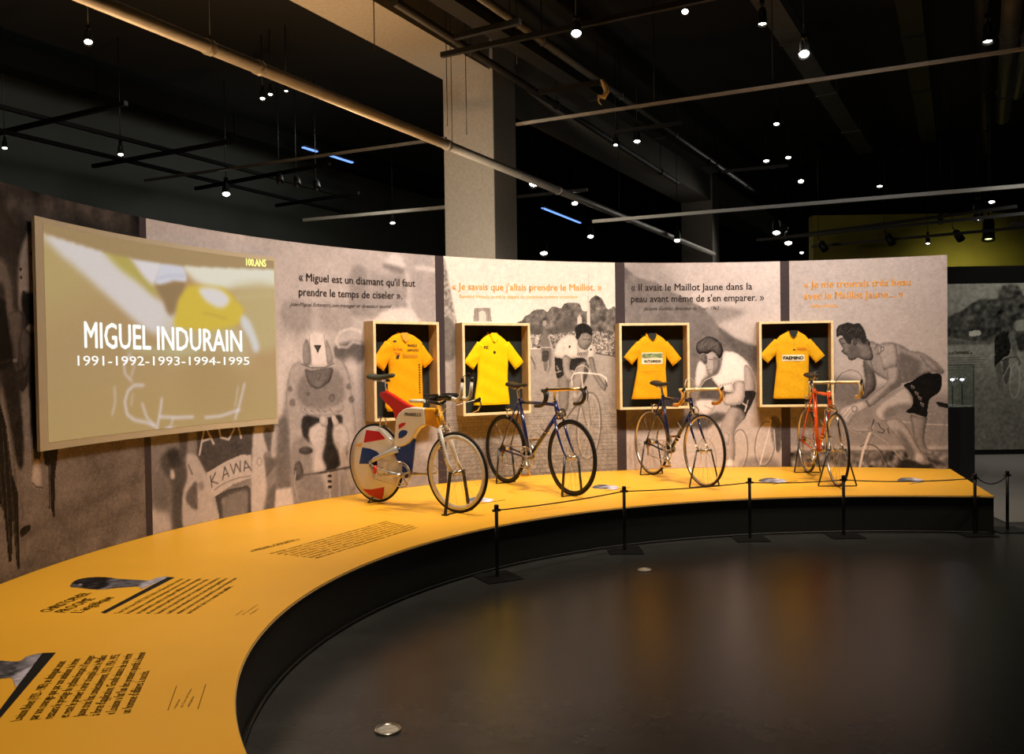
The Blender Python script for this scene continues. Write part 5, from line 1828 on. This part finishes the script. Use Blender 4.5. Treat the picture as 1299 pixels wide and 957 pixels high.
body = slab('frame', [(.455, .822), (.52, .820), (.60, .817), (.612, .745), (.614, .676), (.578, .671), (.538, .650), (.502, .621), (.476, .588), (.454, .552), (.42, .523), (.37, .503), (.328, .491), (.28, .482), (.24, .480), (.246, .53), (.258, .61),
                       (.266, .68), (.278, .728), (.305, .765), (.355, .798), (.40, .815)], .026, M['white'], tb)
slab('seat_wing', [(.072, .930), (.10, .942), (.163, .947), (.24, .915), (.318, .880), (.40, .845), (.475, .822), (.42, .800), (.36, .788), (.31, .762), (.276, .720), (.262, .705), (.248, .750), (.225, .795), (.185, .825), (.131, .858), (.095, .89)], .022, M['red'], tb)
slab('head_section', [(.595, .817), (.66, .817), (.712, .815), (.728, .775), (.755, .725), (.785, .655), (.765, .648), (.741, .651), (.705, .664), (.669, .674), (.610, .677), (.608, .745)], .025, M['yelgel'], tb)
slab('lower_frame', [(.250, .482), (.30, .484), (.36, .500), (.42, .523), (.456, .554), (.465, .57), (.460, .50), (.450, .43), (.440, .376), (.425, .30), (.400, .240), (.365, .228), (.335, .25), (.315, .30), (.292, .36), (.262, .385), (.240, .42)], .020, M['cobalt'], tb)
for pl, m in (([(.309, .670), (.345, .688), (.394, .693), (.382, .672), (.35, .655), (.310, .634)], M['red']), ([(.307, .598), (.325, .618), (.351, .630), (.395, .630), (.413, .618), (.398, .592), (.35, .566), (.307, .560)], M['cobalt'])):
    MB().prism(pl, -.0275, .0275).build('colour_patch', m, body)
for sgn in (-1, 1):
    text_mesh('lettering', 'PINARELLO', (lambda sg: lambda x, y: ((.385 + x) if sg < 0 else (.575 - x), sg * .0272, .748 + y))(sgn), .185, .028, M['inkblack'], body, .03)
cs_ = MB()
for sd in (-1, 1):
    cs_.tube([(.29, sd * .022, .470), (.20, sd * .046, .432), (.05, sd * .058, .375), (-.01, sd * .062, .340)], [.017, .013, .011, .009], 12, flat=1.8)
    cs_.tube([(-.01, sd * .062, .345), (.03, sd * .060, .315), (.10, sd * .056, .290), (.33, sd * .03, .262)], [.012, .010, .010, .012], 8, flat=.7)
    cs_.tube([(.10, sd * .05, .63), (.20, sd * .04, .56), (.26, sd * .018, .52)], [.006, .008, .010], 6)
cs_.build('chainstay', M['silver'], tb)
caliper(tb, .095, .705, 0, M['chrome'])
# seatpost and saddle
MB().tube([(.150, 0, .930), (.142, 0, 1.035)], .0135, 10).box((.14, 0, 1.035), (.045, .05, .02)).build('seatpost', M['chrome'], tb)
saddle(tb, .075, 1.088, M['grnleather'], .30, .06, .066)
# disc wheel
dw = MB().lathe((0, 0, RW), [(.004, -.030), (.03, -.028), (.12, -.020), (.25, -.012), (RW - .020, -.009), (RW - .018, 0), (RW - .020, .009), (.25, .012), (.12, .020), (.03, .028), (.004, .030)], 'y', 64).build('disc_wheel', M['white'], tb)
MB().ring((0, 0, RW), RW - .011, .011, 'y', 64, 8, .95).build('tyre', M['tyre'], dw)


def disc_y(x, z):
    r = math.hypot(x, z - RW)
    return float(np.interp(r, [.004, .03, .12, .25, RW - .02], [.030, .028, .020, .012, .009])) + .0012


def disc_patch(poly, m, sd=-1):
    P4_ = []
    q = [Vector((a, 0, b)) for a, b in poly]
    c = sum(q, Vector()) / len(q)
    vs, fs = [], []
    n = 5
    per = []
    for i in range(len(q)):
        for k in range(4):
            per.append(q[i].lerp(q[(i + 1) % len(q)], k / 4))
    for lv in range(n + 1):
        t = lv / n
        for p in per:
            v_ = c.lerp(p, t)
            vs.append((v_.x, sd * disc_y(v_.x, v_.z), v_.z))
    m_ = len(per)
    for lv in range(n):
        for k in range(m_):
            fs.append((lv * m_ + k, lv * m_ + (k + 1) % m_, (lv + 1) * m_ + (k + 1) % m_, (lv + 1) * m_ + k))
    MB().add(vs, fs).build('colour_patch', m, dw, recalc=False)


for sd in (-1, 1):
    disc_patch([(-.105, .612), (.06, .605), (.12, .562), (.135, .545), (.0, .522), (-.135, .500)], M['red'], sd)
    disc_patch([(-.152, .460), (-.05, .455), (.04, .435), (.07, .41), (-.01, .35), (-.06, .325), (-.195, .315)], M['cobalt'], sd)
    disc_patch([(-.165, .100), (-.05, .105), (.115, .140), (.10, .07), (.075, .028), (.0, .040), (-.08, .055), (-.14, .085)], M['red'], sd)
    disc_patch([(-.255, .468), (-.20, .484), (-.158, .500), (-.165, .462)], M['yelgel'], sd)
# front wheel
RF = .318
fw = wheel(tb, wb1, None, M['tyre'], M['white'], M['spoke'], r=RF, nsp=16, deep=.034)
# fork, bars
fk = MB()
fk.tube([(.785, -.048, .655), (.785, -.02, .672), (.785, 0, .675), (.785, .02, .672), (.785, .048, .655)], .014, 8)
for sd in (-1, 1):
    fk.tube([(.785, sd * .048, .660), (.835, sd * .052, .50), (.875, sd * .056, .40), (wb1, sd * .058, RF + .01)], [.0115, .011, .0095, .008], 12, flat=2.1)
fork = fk.build('fork', M['white'], tb)
fd = (Vector((.875, 0, .40)) - Vector((.795, 0, .63))).normalized()
for sd in (-1, 1):
    pass
text_mesh('lettering', 'PINARELLO', lambda x, y: (.792 + fd.x * x - fd.z * (y - .012) , -.0645 - .02 * x, .625 + fd.z * x + fd.x * (y - .012)), .20, .024, M['inkblack'], fork, .02)
MB().tube([(.752, 0, .79), (.785, 0, .68)], .020, 12).build('head_tube', M['yelgel'], tb)
MB().tube([(.748, 0, .80), (.735, 0, .865), (.770, 0, .885)], .016, 10).tube([(.77, -.05, .885), (.77, .05, .885)], .017, 10).build('stem', M['chrome'], tb)
bar = MB().tube([(.955, -.20, .865), (.90, -.205, .872), (.83, -.20, .88), (.785, -.16, .885), (.77, -.08, .885), (.77, .08, .885), (.785, .16, .885), (.83, .20, .88), (.90, .205, .872), (.955, .20, .865)], .0125, 10).build('handlebar', M['blackalloy'], tb)
for sd in (-1, 1):
    MB().tube([(.62, sd * .20, .880), (.70, sd * .205, .882), (.78, sd * .20, .884)], [.014, .016, .014], 10).build('bar_tape', M['whitetape'], bar)
    MB().tube([(.70, sd * .062, .892), (.80, sd * .062, .905), (.885, sd * .060, .915), (.94, sd * .058, .905)], [.016, .018, .018, .016], 10).build('aero_bar', M['blackalloy'], bar)
    MB().tube([(.93, sd * .058, .905), (.985, sd * .058, .888), (1.025, sd * .057, .915), (1.035, sd * .056, .975), (1.045, sd * .055, 1.030)], [.014, .015, .015, .014, .013], 10).build('aero_extension', M['whitetape'], bar)
    MB().tube([(1.045, sd * .055, 1.028), (1.047, sd * .055, 1.062)], [.014, .012], 10).build('bar_plug', M['blackalloy'], bar)
    MB().box((.76, sd * .11, .925), (.10, .07, .018)).build('elbow_pad', M['leather'], bar)
    MB().tube([(.955, sd * .20, .868), (.985, sd * .203, .875), (1.0, sd * .203, .893)], [.015, .017, .010], 8).build('lever_hood', M['blackalloy'], bar)
    MB().tube([(.99, sd * .203, .885), (1.005, sd * .208, .84), (.97, sd * .21, .795), (.91, sd * .21, .775)], [.008, .007, .006, .004], 6).build('brake_lever', M['chrome'], bar)
MB().tube([(1.047, -.055, 1.062), (1.075, -.02, 1.10), (1.05, .03, 1.09), (1.047, .055, 1.062)], .003, 5).build('shift_cable', M['blackalloy'], bar)
MB().tube([(.97, -.2, .88), (.9, -.15, .86), (.82, -.04, .80), (.80, -.03, .74), (.79, 0, .70)], .003, 5).tube([(.97, .2, .88), (.9, .15, .86), (.82, .03, .82), (.76, .02, .80)], .003, 5).build('brake_cable', M['whitetape'], tb)
caliper(tb, .815, .690, 0, M['chrome'])
drivetrain(tb, (.350, .262), (0, RW), .105, .172, math.pi + .03, M['alloy'], M['alloy'])
# bottle-like front hub fairing seen on the lower stay
MB().tube([(.10, -.10, .262), (.10, -.10, .33)], [.018, .010], 10).build('pedal_cover', M['red'], tb)
stand(B1f, rz, wb1, RF, 'thick black V-shaped stand under the front wheel of the white time-trial bicycle', .065, flat=True)
stand(B1f, rz, -.01, RW, 'low black stand under the disc wheel of the white time-trial bicycle', .06, low=True, thick=.006, hy=.03)

# ================================================================== BARRIER
posts = [(on_z(631, 733, 0), 'black barrier post nearest the camera, in front of the white time-trial bicycle'), (on_z(792.5, 699, 0), 'black barrier post in front of the black-blue bicycle, left of its front wheel'),
         (on_z(951.5, 684, 0), 'black barrier post between the black-blue and orange bicycles'), (on_z(1070.5, 680, 0), 'black barrier post just below the front wheel of the orange bicycle'),
         (on_z(1237, 678, 0), 'black barrier post at the right end corner of the yellow platform'), (on_z(1278, 673, 0), 'black barrier post standing on its own past the platform end')]
PH = .508
tops = []
for i, (p, lb) in enumerate(posts):
    r_ = empty('barrier_post', (p.x, p.y, 0), math.atan2(*(FRONT.xy(4) if False else (0, 1))) + .5 * (i == 0), lb, 'barrier post', 'low barrier posts along the platform')
    MB().box((0, 0, .004), (.27, .27, .008)).build('base_plate', M['blackm'], r_, bevel=.002)
    MB().tube([(0, 0, .008), (0, 0, PH - .01)], .0125, 12).build('pole', M['blackm'], r_)
    MB().lathe((0, 0, PH - .035), [(.0, 0), (.0165, 0), (.0165, .03), (.012, .035), (0, .035)], 'z', 14).tube([(-.03, 0, PH - .04), (.03, 0, PH - .04)], .009, 8).build('cord_holder', M['black'], r_)
    tops.append(Vector((p.x, p.y, PH - .04)))
cl = ['black rope from the nearest barrier post to the second post', 'black rope from the second to the third barrier post', 'black rope between the third barrier post and the post below the orange bicycle',
      'black rope from the post below the orange bicycle to the platform end corner', 'short sagging black cord beyond the platform end, between the last two posts']
for i in range(5):
    a, b = tops[i], tops[i + 1]
    sag = (.012, .012, .012, .02, .0)[i]
    if i == 4:
        a = a + Vector((0, 0, .02))
    pts = []
    for k in range(15):
        t = k / 14
        p = a.lerp(b, t)
        p.z -= sag * 4 * t * (1 - t) if i < 4 else .07 * 4 * t * (1 - t)
        pts.append(p)
    o = MB().tube(pts, .0048, 6).build('elastic_rope', M['cord'])
    tag(o, cl[i], 'rope', 'black ropes between the barrier posts')
a = tops[0]
o = MB().tube([a, a + Vector((-.55, -.42, -.03)), a + Vector((-1.1, -1.0, -.25)), a + Vector((-1.2, -1.15, -.30))][:1] + [a + Vector((-.012, -.012, -.01))], .006, 6)

# recessed floor lights
for (px, py, r, lb) in ((818, 724, .052, 'small round recessed floor light nearer the platform'), (492, 927, .056, 'round recessed floor light at the bottom of the picture, nearest the camera')):
    p = on_z(px, py, 0)
    fl = empty('floor_light', (p.x, p.y, 0), 0, lb, 'floor light', 'recessed floor lights')
    MB().lathe((0, 0, 0), [(r * .80, .0), (r * .82, .007), (r * .97, .008), (r * 1.0, .0)], 'z', 32).build('rim', M['alloy'], fl)
    MB().lathe((0, 0, 0), [(0, .0055), (r * .6, .006), (r * .82, .004), (r * .82, 0)], 'z', 32).build('lens', M['floorlens'], fl)

# ================================================================== RIGHT END: VITRINE AND MURAL
def atp(px, py, Y):
    return at_y(px, py, Y)


VY = 9.6
v0, v1 = atp(1201, 517, VY), atp(1236.5, 517, VY)
vit = empty('display_plinth', ((v0.x + v1.x) / 2, VY + .16, 0), 0, 'tall black plinth with a glass case on top behind the right end of the platform', 'plinth')
vw = v1.x - v0.x
MB().box((0, 0, v0.z / 2), (vw, .32, v0.z)).build('plinth_body', M['black'], vit, bevel=.003)
MB().box((0.015, 0, v0.z + .008), (vw - .07, .24, .016)).build('white_base', M['white'], vit)
zg = atp(1220, 463, VY).z
g = .006
gb = MB()
for (x, y, w_, d_) in ((0, -.155, vw - .01, g), (0, .155, vw - .01, g), (-vw / 2 + .008, 0, g, .30), (vw / 2 - .008, 0, g, .30)):
    gb.box((x, y, (v0.z + zg) / 2), (w_, d_, zg - v0.z))
gb.box((0, 0, zg), (vw - .01, .316, g))
gb.build('glass_cover', M['glass'], vit)
for px in (1214.4, 1226.8):
    q = atp(px, 482, VY)
    x = q.x - (v0.x + v1.x) / 2
    rod = MB().tube([(x, -.05, v0.z + .016), (x, -.05, q.z)], .005, 8).build('light_rod', M['blackalloy'], vit)
    MB().lathe((x, -.05, q.z), [(0, -.012), (.016, -.008), (.02, .004), (0, .014)], 'z', 12).build('small_lamp', M['ledw'], rod)
spot('vitrine_lamp', (v0.x + .1, VY - .0, zg - .03), (v0.x + .15, VY + .1, v0.z), 1.0, 120, 1.0, (.85, .88, 1), .02)

MY = 12.34
mz0, mz1 = .09, atp(1203, 360.5, MY).z
mx0, mx1 = 6.0, 9.3


def msz(px, py):
    q = at_y(px, py, MY)
    return q.x, q.z


PM = Print(mx0, mx1, mz0, mz1, .011, msz, .52)
R = PM
R.lay(blur(R.below([(1180, 440), (1260, 432), (1340, 425)]), 1), .56)
R.poly([(1225, 470), (1299, 500), (1340, 560), (1340, 590), (1180, 590), (1180, 500)], .46, 16)
tm = R.mask([(1180, 408), (1195, 405), (1203, 402.7), (1211, 398), (1218, 396), (1229, 388), (1239, 382), (1249, 379.7), (1258, 380), (1266, 377.6), (1267, 367), (1272, 363), (1278.5, 361), (1286, 361), (1291, 363), (1296, 370), (1300, 375.5), (1320, 372), (1345, 365), (1345, 428), (1280, 432), (1240, 434), (1203, 428), (1180, 428)], True)
R.lay(blur(tm, 1), .28)
R.noise(rng, .045, 2, tm)
R.poly([(1180, 428), (1203, 430), (1240, 434), (1262, 430), (1262, 436), (1203, 438), (1180, 436)], .38, 1)
R.poly([(1230, 421), (1242, 419.5), (1244, 425), (1231, 426.5)], .72, .5)
R.poly([(1288, 408), (1302, 406), (1303, 418), (1289, 420)], .55, 1)
R.poly([(1290, 425), (1300, 424), (1300, 444), (1291, 443)], .24, 1)
R.poly([(1262, 430), (1268, 424), (1276, 419), (1281, 424), (1282, 440), (1280, 450), (1273, 454), (1268, 460), (1266, 470), (1262, 466), (1262, 450)], .17, .5)
R.ell(1277, 417, 3.4, 4.2, .3)
R.poly([(1279, 424), (1286, 427), (1289, 440), (1290, 452), (1286, 452), (1283, 440)], .42, .5)
R.poly([(1263, 464), (1270, 462), (1272, 480), (1273, 494), (1268, 496), (1265, 480)], .42, .5)
R.poly([(1272, 458), (1280, 456), (1281, 474), (1277, 488), (1273, 480)], .34, .5)
R.line([(1271, 458), (1280, 454), (1290, 453), (1294, 460), (1292, 464)], 1.6, .2)
R.line([(1280, 458), (1284, 474)], 1.4, .7)
R.ell(1287.5, 483, 6.4, 22, .72, 0, .9, 1.4, .05)
R.line([(1273, 478), (1281, 462)], 1.4, .66)
for k in range(6):
    R.line([(1200, 454.5 + k * 3), (1244 + (k * 7) % 11 - (14 if k == 5 else 0), 453.5 + k * 3)], .55, .22, .85)
R.noise(rng, .02, 1)
mur = empty('photo_mural', (0, 0, 0), 0, 'dim grey photograph of a lone cyclist before trees on the far right wall', 'mural')
ms_ = PM.mesh('printed_photograph', lambda S, Z: np.stack([S, np.full(S.shape, MY), Z], -1), M['prnt'], mur, (.97, .96, .90))
MB().box(((mx0 + mx1) / 2, MY + .012, (mz0 + mz1) / 2), (mx1 - mx0, .02, mz1 - mz0)).build('backing_panel', M['grey'], mur)
a, b = msz(1203.5, 449.5), msz(1233, 449)
text_mesh('lettering', '« « CAMAREL »', lambda x, y: (a[0] + x, MY - .003, a[1] + y), b[0] - a[0], .042, M['inkblack'], mur, .03)

# ================================================================== CEILING FITTINGS
def hp(px, py, h):
    return on_z(px, py, HC + h)


big = empty('ceiling_pipe', (0, 0, 0), 0, 'long pale round pipe running diagonally in front of the pillar, its underside lit warm', 'pipe')
a, b = hp(60, -24, 2.4), hp(905, 322.5, 2.4)
MB().tube([a, b], .052, 18).build('pipe', M['pipe'], big)
for px, py in ((272, 58), (335, 84), (583, 181.5), (725, 240), (812, 277)):
    c = hp(px, py, 2.4)
    t = (c - a).dot((b - a).normalized())
    c = a + (b - a).normalized() * t
    u_ = (b - a).normalized() * .03
    MB().tube([c - u_, c + u_], .060, 16).build('coupling', M['pipe'], big)
for px in (270, 583, 800):
    c = hp(px, 0.4 * (px - 120) , 2.4)
    t = (c - a).dot((b - a).normalized())
    c = a + (b - a).normalized() * t
    MB().tube([c, Vector((c.x, c.y, CZ))], .004, 5).build('hanger_wire', M['black'], big)


def lin(name, p0, p1, h, w, hh, m, label, cat, group=None, round_=False, drops=0):
    A, B = hp(*p0, h), hp(*p1, h)
    o = (MB().tube([A, B], w / 2, 10) if round_ else MB().bar(A, B, w, hh)).build(name, m)
    tag(o, label, cat, group)
    return A, B


lin('light_track', (752, 281.3), (1340, 232.5), 2.0, .045, .045, M['track'], 'bright white straight track crossing the upper right of the hall', 'track')
lin('light_track', (655, 158), (1380, 50), 3.0, .035, .035, M['pipe'], 'thin pale rail running from the pillar up to the far right lamp', 'rail')
lin('light_track', (184, 229), (566, 175.5), 2.7, .04, .03, M['duct'], 'thin grey rail high at the left, ending behind the pillar', 'rail')
lin('light_track', (385, 279.5), (567, 263), 2.4, .05, .05, M['pipe'], 'short grey rail just above the wall left of the pillar', 'rail')
lin('light_track', (657, 250), (745, 241), 2.9, .06, .05, M['pipe'], 'short grey rail right of the pillar above the wall', 'rail')
G1 = 'black lighting tracks of the left hall'
for k, (p0, p1, h, lb) in enumerate((((-20, 130), (450, 252), 3.0, 'black track nearest the left wall top, running away from the camera'), ((-20, 161), (460, 275), 2.9, 'lower black track on the left running away from the camera'),
                                     ((-20, 173), (160, 131), 2.95, 'black cross track at the far left edge'), ((118, 211), (300, 178), 2.85, 'black cross track beside the hanging lamp at left'),
                                     ((248, 239.5), (418, 208), 2.85, 'black cross track carrying three dark spotlights'), ((350, 261), (455, 245), 2.8, 'shortest black cross track left of the pillar'))):
    lin('light_track', p0, p1, h, .05, .05, M['void'], lb, 'track', G1)
G2 = 'black lighting tracks of the right hall'
for k, (p0, p1, h, lb) in enumerate((((1030, 313), (1330, 286), 2.0, 'black track low over the olive wall at right'), ((960, 305), (1330, 268), 2.0, 'black track just below the bright white track at right'), ((577, 47), (660, 27), 2.7, 'short black track end on the beam above the pillar'),
                                     ((684, 117.5), (770, 103), 2.8, 'short black track carrying the pale hook'), ((1000, 300), (1290, 262), 2.05, 'thin black track behind the bright white track'), ((780, 168), (865, 156), 2.9, 'black track holding the pair of spotlights right of the beam'),
                                     ((560, 70), (980, -20), 2.9, 'long thin black track across the top centre'), ((915, 218), (1000, 210), 3.0, 'short black track before the second pillar'))):
    lin('light_track', p0, p1, h, .045, .045, M['black'], lb, 'track', G2)
# ducts and pipes parallel to the beams
GD = 'ducts under the black ceiling'
for (p0, p1, h, w, hh, m, lb, rnd) in (
        ((-30, 62), (560, 243), 3.9, .34, .3, M['void'], 'dark rectangular duct along the top of the left wall', False),
        ((500, 2), (860, 232), 3.60, .09, .09, M['ductdark'], 'dark pipe hugging the lower edge of the beam', True),
        ((548, -20), (905, 213), 3.7, .22, .2, M['ductdark'], 'broad dark duct right of the beam', False),
        ((600, -10), (968, 250), 3.75, .10, .10, M['duct'], 'grey pipe right of the broad dark duct', True),
        ((968, -12), (1098, 190), 4.0, .28, .16, M['duct'], 'dim ribbed duct at top right of centre', False),
        ((1150, -20), (1178, 175), 4.0, .26, .14, M['ductdark'], 'dark duct high up between the right lamps', False),
        ((1246, -20), (1252, 232), 3.9, .16, .16, M['ductdark'], 'dark vertical-looking pipe near the right edge', True),
        ((1286, -20), (1272, 150), 3.7, .20, .20, M['duct'], 'brownish thick pipe at the right edge', True),
        ((1320, -20), (1290, 120), 3.5, .14, .14, M['duct'], 'slim brownish pipe at the far right edge', True)):
    A, B = hp(*p0, h), hp(*p1, h)
    root = empty('ceiling_duct', A, 0, lb, 'duct', GD)
    (MB().tube([(0, 0, 0), B - A], w / 2, 12) if rnd else MB().bar((0, 0, 0), B - A, w, hh)).build('duct', m, root)
    d = (B - A).normalized()
    L = (B - A).length
    k = 1.5
    while k < L:
        c = d * k
        (MB().tube([c - d * .02, c + d * .02], w / 2 + .015, 12) if rnd else MB().bar(c - d * .02, c + d * .02, w + .03, hh + .03)).build('flange', m, root)
        MB().tube([c, Vector((c.x, c.y, CZ - A.z))], .006, 5).build('hanger_rod', M['black'], root)
        k += 2.4
# blue strip lights; the last one stands in for faint blue windows
for p0, p1, h, lb in (((384, 187), (402, 192.5), 3.7, 'faint short blue strip light left of the pillar'), ((414, 196), (447, 206.5), 3.7, 'blue strip light left of the pillar, the brighter one'), ((688, 264), (736, 283), 3.2, 'dim blue windows right of the pillar, built as a glowing strip')):
    A, B = hp(*p0, h), hp(*p1, h)
    root = empty('strip_light', A, 0, lb, 'light')
    MB().bar((0, 0, 0), B - A, .05, .02).build('tube', M['blueglow'], root)
    MB().bar((0, 0, .025), B - A + Vector((0, 0, .025)), .08, .03).build('housing', M['black'], root)
# pale hook
c = hp(763, 103, 2.78)
o = MB().tube([c + Vector((0, 0, .02)), c + Vector((.03, 0, -.03)), c + Vector((.05, 0, -.10)), c + Vector((.02, 0, -.16)), c + Vector((-.03, 0, -.15)), c + Vector((-.03, 0, -.20)), c + Vector((0, 0, -.24))], [.015, .03, .03, .028, .02, .01, .006], 8).build('cable_hook', M['creamtape'])
tag(o, 'pale curved cable hook hanging from a black track top centre', 'hook')
# thin hanging wires by the beam
for i, (px, y0, y1, h, lb) in enumerate(((475, 10, 64, 2.9, 'thin wire hanging left of the pillar from the beam'), (592, 70, 171, 2.75, 'thin wire hanging before the lit pillar face'), (567.5, 64, 160, 2.7, 'thin wire along the left pillar edge'), (656, 30, 82, 2.8, 'thin wire at the right pillar edge above the rail'),
                                         (980, 60, 100, 2.9, 'thin wire below the small lamp at top right'), (830, 5, 128, 3.0, 'thin wire left of the folded lamp at top'))):
    p = hp(px, y1, h)
    o = MB().tube([p, Vector((p.x, p.y, CZ))], .005, 5).build('hanging_wire', M['blackalloy'])
    tag(o, lb, 'wire', 'thin ceiling wires')

# ---- spotlights
proto = empty('spotlight', (0, 0, 0), 0, 'x', 'spotlight', 'track spotlights')
MB().lathe((0, 0, 0), [(0, .15), (.035, .15), (.042, .12), (.046, .0), (.050, -.035), (.046, -.035), (.042, -.004), (0, -.004)], 'z', 20).build('housing', M['blackm'], proto)
MB().lathe((0, 0, -.012), [(0, -.006), (.030, -.004), (.041, .004), (0, .006)], 'z', 20).build('lens', M['lens'], proto)
brk = MB().tube([(0, -.056, .05), (0, -.056, .14), (0, -.04, .19), (0, 0, .20), (0, .04, .19), (0, .056, .14), (0, .056, .05)], .006, 6).box((0, 0, .225), (.05, .05, .05)).tube([(0, -.058, .05), (0, .058, .05)], .005, 6)
brk.build('yoke', M['blackm'], proto)
LENS = {'w': M['lensw'], 'y': M['lensy']}
SPOTS = [  # px, py, height above eye, scale, tilt towards the camera (deg), lens, label
    (731, 41, 2.75, 1.15, 38, 'w', 'very bright spotlight right of the pillar near the top edge'),
    (1020, 67, 2.6, 1.2, 38, 'w', 'very bright spotlight at upper right above the thin pale rail'),
    (1253, 50, 2.9, 1.1, 12, 'w', 'bright spotlight at the top right corner beside the brown pipes'),
    (967, 28, 3.0, 1.0, 10, 'w', 'bright flat-looking spotlight near the top, left of the upper right one'),
    (869, 14, 3.1, .8, 40, 'n', 'spotlight with lit barn door at the top centre right'),
    (112, 52, 3.3, .95, 34, 'n', 'single spotlight high at the far left'),
    (333, 124, 3.5, .7, 25, 'n', 'leftmost of three small spotlights in a cluster left of the beam'),
    (343, 119, 3.5, .6, 25, 'n', 'middle of three small spotlights in a cluster left of the beam'),
    (363, 115, 3.5, .45, 25, 'n', 'faintest, right one of three small spotlights left of the beam'),
    (6, 187, 2.8, .6, 30, 'n', 'small spotlight at the left picture edge'),
    (153, 195, 2.8, .75, 28, 'n', 'small spotlight hanging above the dark photograph at left'),
    (287, 245, 2.6, 1.1, 38, 'n', 'glowing spotlight just above the light photograph panel left'),
    (498, 282, 2.5, .8, 30, 'n', 'small spotlight above the wall left of the pillar'),
    (808, 178, 3.0, 1.0, 25, 'n', 'right one of the paired spotlights right of the beam'),
    (781, 183, 3.0, .7, 25, 'n', 'left one of the paired spotlights right of the beam'),
    (677, 232, 2.9, 1.4, 36, 'n', 'glowing spotlight immediately right of the pillar'),
    (729, 257, 2.8, 1.0, 36, 'n', 'small round spotlight below the pipe right of the pillar'),
    (749, 299, 2.3, 1.0, 36, 'n', 'small spotlight low over the cobblestone photograph'),
    (690, 320, 2.1, 1.2, 36, 'n', 'lowest spotlight, touching the wall top right of the pillar'),
    (859, 304, 2.3, 1.0, 36, 'n', 'small round spotlight left of the second pillar'),
    (985, 156, 3.6, .9, 24, 'n', 'small spotlight in the dark under the thin pale rail'),
    (972, 203, 3.6, .9, 24, 'n', 'left one of two small spotlights in the dark right middle'),
    (1000, 199, 3.6, .8, 30, 'n', 'right one of two small spotlights in the dark right middle'),
    (1016, 229, 3.4, .9, 36, 'n', 'small round spotlight just above the bright white track'),
    (1116, 235, 3.4, .9, 22, 'n', 'tiny spotlight above the bright white track further right'),
    (985, 294, 2.6, 1.2, 36, 'n', 'upper one of a vertical pair of spotlights right of the second pillar'),
    (1000, 307, 2.5, 1.2, 36, 'n', 'middle spotlight right of the second pillar'),
    (1017, 320, 2.4, .6, 36, 'n', 'tiny lowest spotlight right of the second pillar'),
    (1241, 276, 2.1, 1.2, 12, 'n', 'spotlight under the right end of the bright white track'),
    (1193, 281, 2.1, .7, 25, 'n', 'small spotlight left of the one under the white track end'),
    (1177, 308, 1.95, .6, 25, 'n', 'small dark spotlight with a faint lens over the olive wall'),
    (1254, 300, 1.95, 1.5, 12, 'y', 'spotlight with a yellow-green lens over the olive wall'),
    (1258, 255, 3.3, .9, 30, 'n', 'small spotlight right above the bright white track near the edge'),
]
first = True
for (px, py, h, sc_, tl, ln, lb) in SPOTS:
    p = hp(px, py, h)
    o = copy_tree(proto)
    o.location = p
    d = Vector((-p.x, -p.y, 0)).normalized()
    t = math.radians(tl)
    aim = d * math.sin(t) + Vector((0, 0, -math.cos(t)))
    o.rotation_euler = aim.to_track_quat('-Z', 'Y').to_euler()
    dist = math.hypot(p.x, p.y)
    s = sc_ * (dist / 10 * .62 + .36)
    o.scale = (s, s, s)
    o['label'] = lb
    bpy.context.view_layer.update()
    inv = o.matrix_world.inverted()
    top_ = o.matrix_world @ Vector((0, 0, .245))
    MB().tube([inv @ top_, inv @ Vector((top_.x, top_.y, CZ - .002))], .006 / s, 5).build('hanger_rod', M['black'], o)
    for ch in [x for x in bpy.data.objects if x.parent == o]:
        if ch.name.startswith('lens') and ln in LENS:
            ch.data = ch.data.copy()
            ch.data.materials[0] = LENS[ln]
for ch in [x for x in bpy.data.objects if x.parent == proto]:
    bpy.data.objects.remove(ch)
bpy.data.objects.remove(proto)
# dark unlit spotlights
for (px, py, h, lb) in ((355, 228, 2.7, 'leftmost of three dark unlit spotlights in a row left of the pillar'), (377, 232, 2.7, 'middle of three dark unlit spotlights left of the pillar'), (402, 236, 2.7, 'right one of three dark unlit spotlights left of the pillar'),
                        (1130, 306, 1.95, 'dark unlit spotlight over the olive wall, left of its lit neighbours'), (1217, 301, 1.95, 'dark unlit spotlight between the faint and the yellow-green lens'), (1045, 314, 1.9, 'dark unlit spotlight at the left end of the low black track')):
    p = hp(px, py, h)
    r_ = empty('spotlight', p, 0, lb, 'spotlight', 'unlit track spotlights')
    dist = math.hypot(p.x, p.y) / 15
    r_.scale = (dist, dist, dist)
    r_.rotation_euler = (math.radians(-35), 0, .4)
    MB().lathe((0, 0, 0), [(0, .13), (.04, .13), (.055, .10), (.062, -.06), (.055, -.06), (.05, -.02), (0, -.02)], 'z', 16).build('housing', M['black'], r_)
    MB().tube([(0, 0, .13), (0, 0, .22)], .010, 6).build('yoke', M['black'], r_)
    bpy.context.view_layer.update()
    inv = r_.matrix_world.inverted()
    top_ = r_.matrix_world @ Vector((0, 0, .22))
    MB().tube([inv @ top_, inv @ Vector((top_.x, top_.y, CZ - .002))], .006, 5).build('hanger_rod', M['black'], r_)
# white projector-like cylinder at the right edge
p = hp(1290, 286, 2.2)
cy = empty('projector', p, .45, 'white cylindrical fixture at the right edge under the bright track', 'fixture')
MB().tube([(-.12, 0, 0), (.25, 0, .02)], [.05, .055], 14).build('body', M['track'], cy)
MB().tube([(.05, 0, .05), (.05, 0, .22)], .008, 6).build('bracket', M['black'], cy)
p = hp(1258, 252, 2.2)
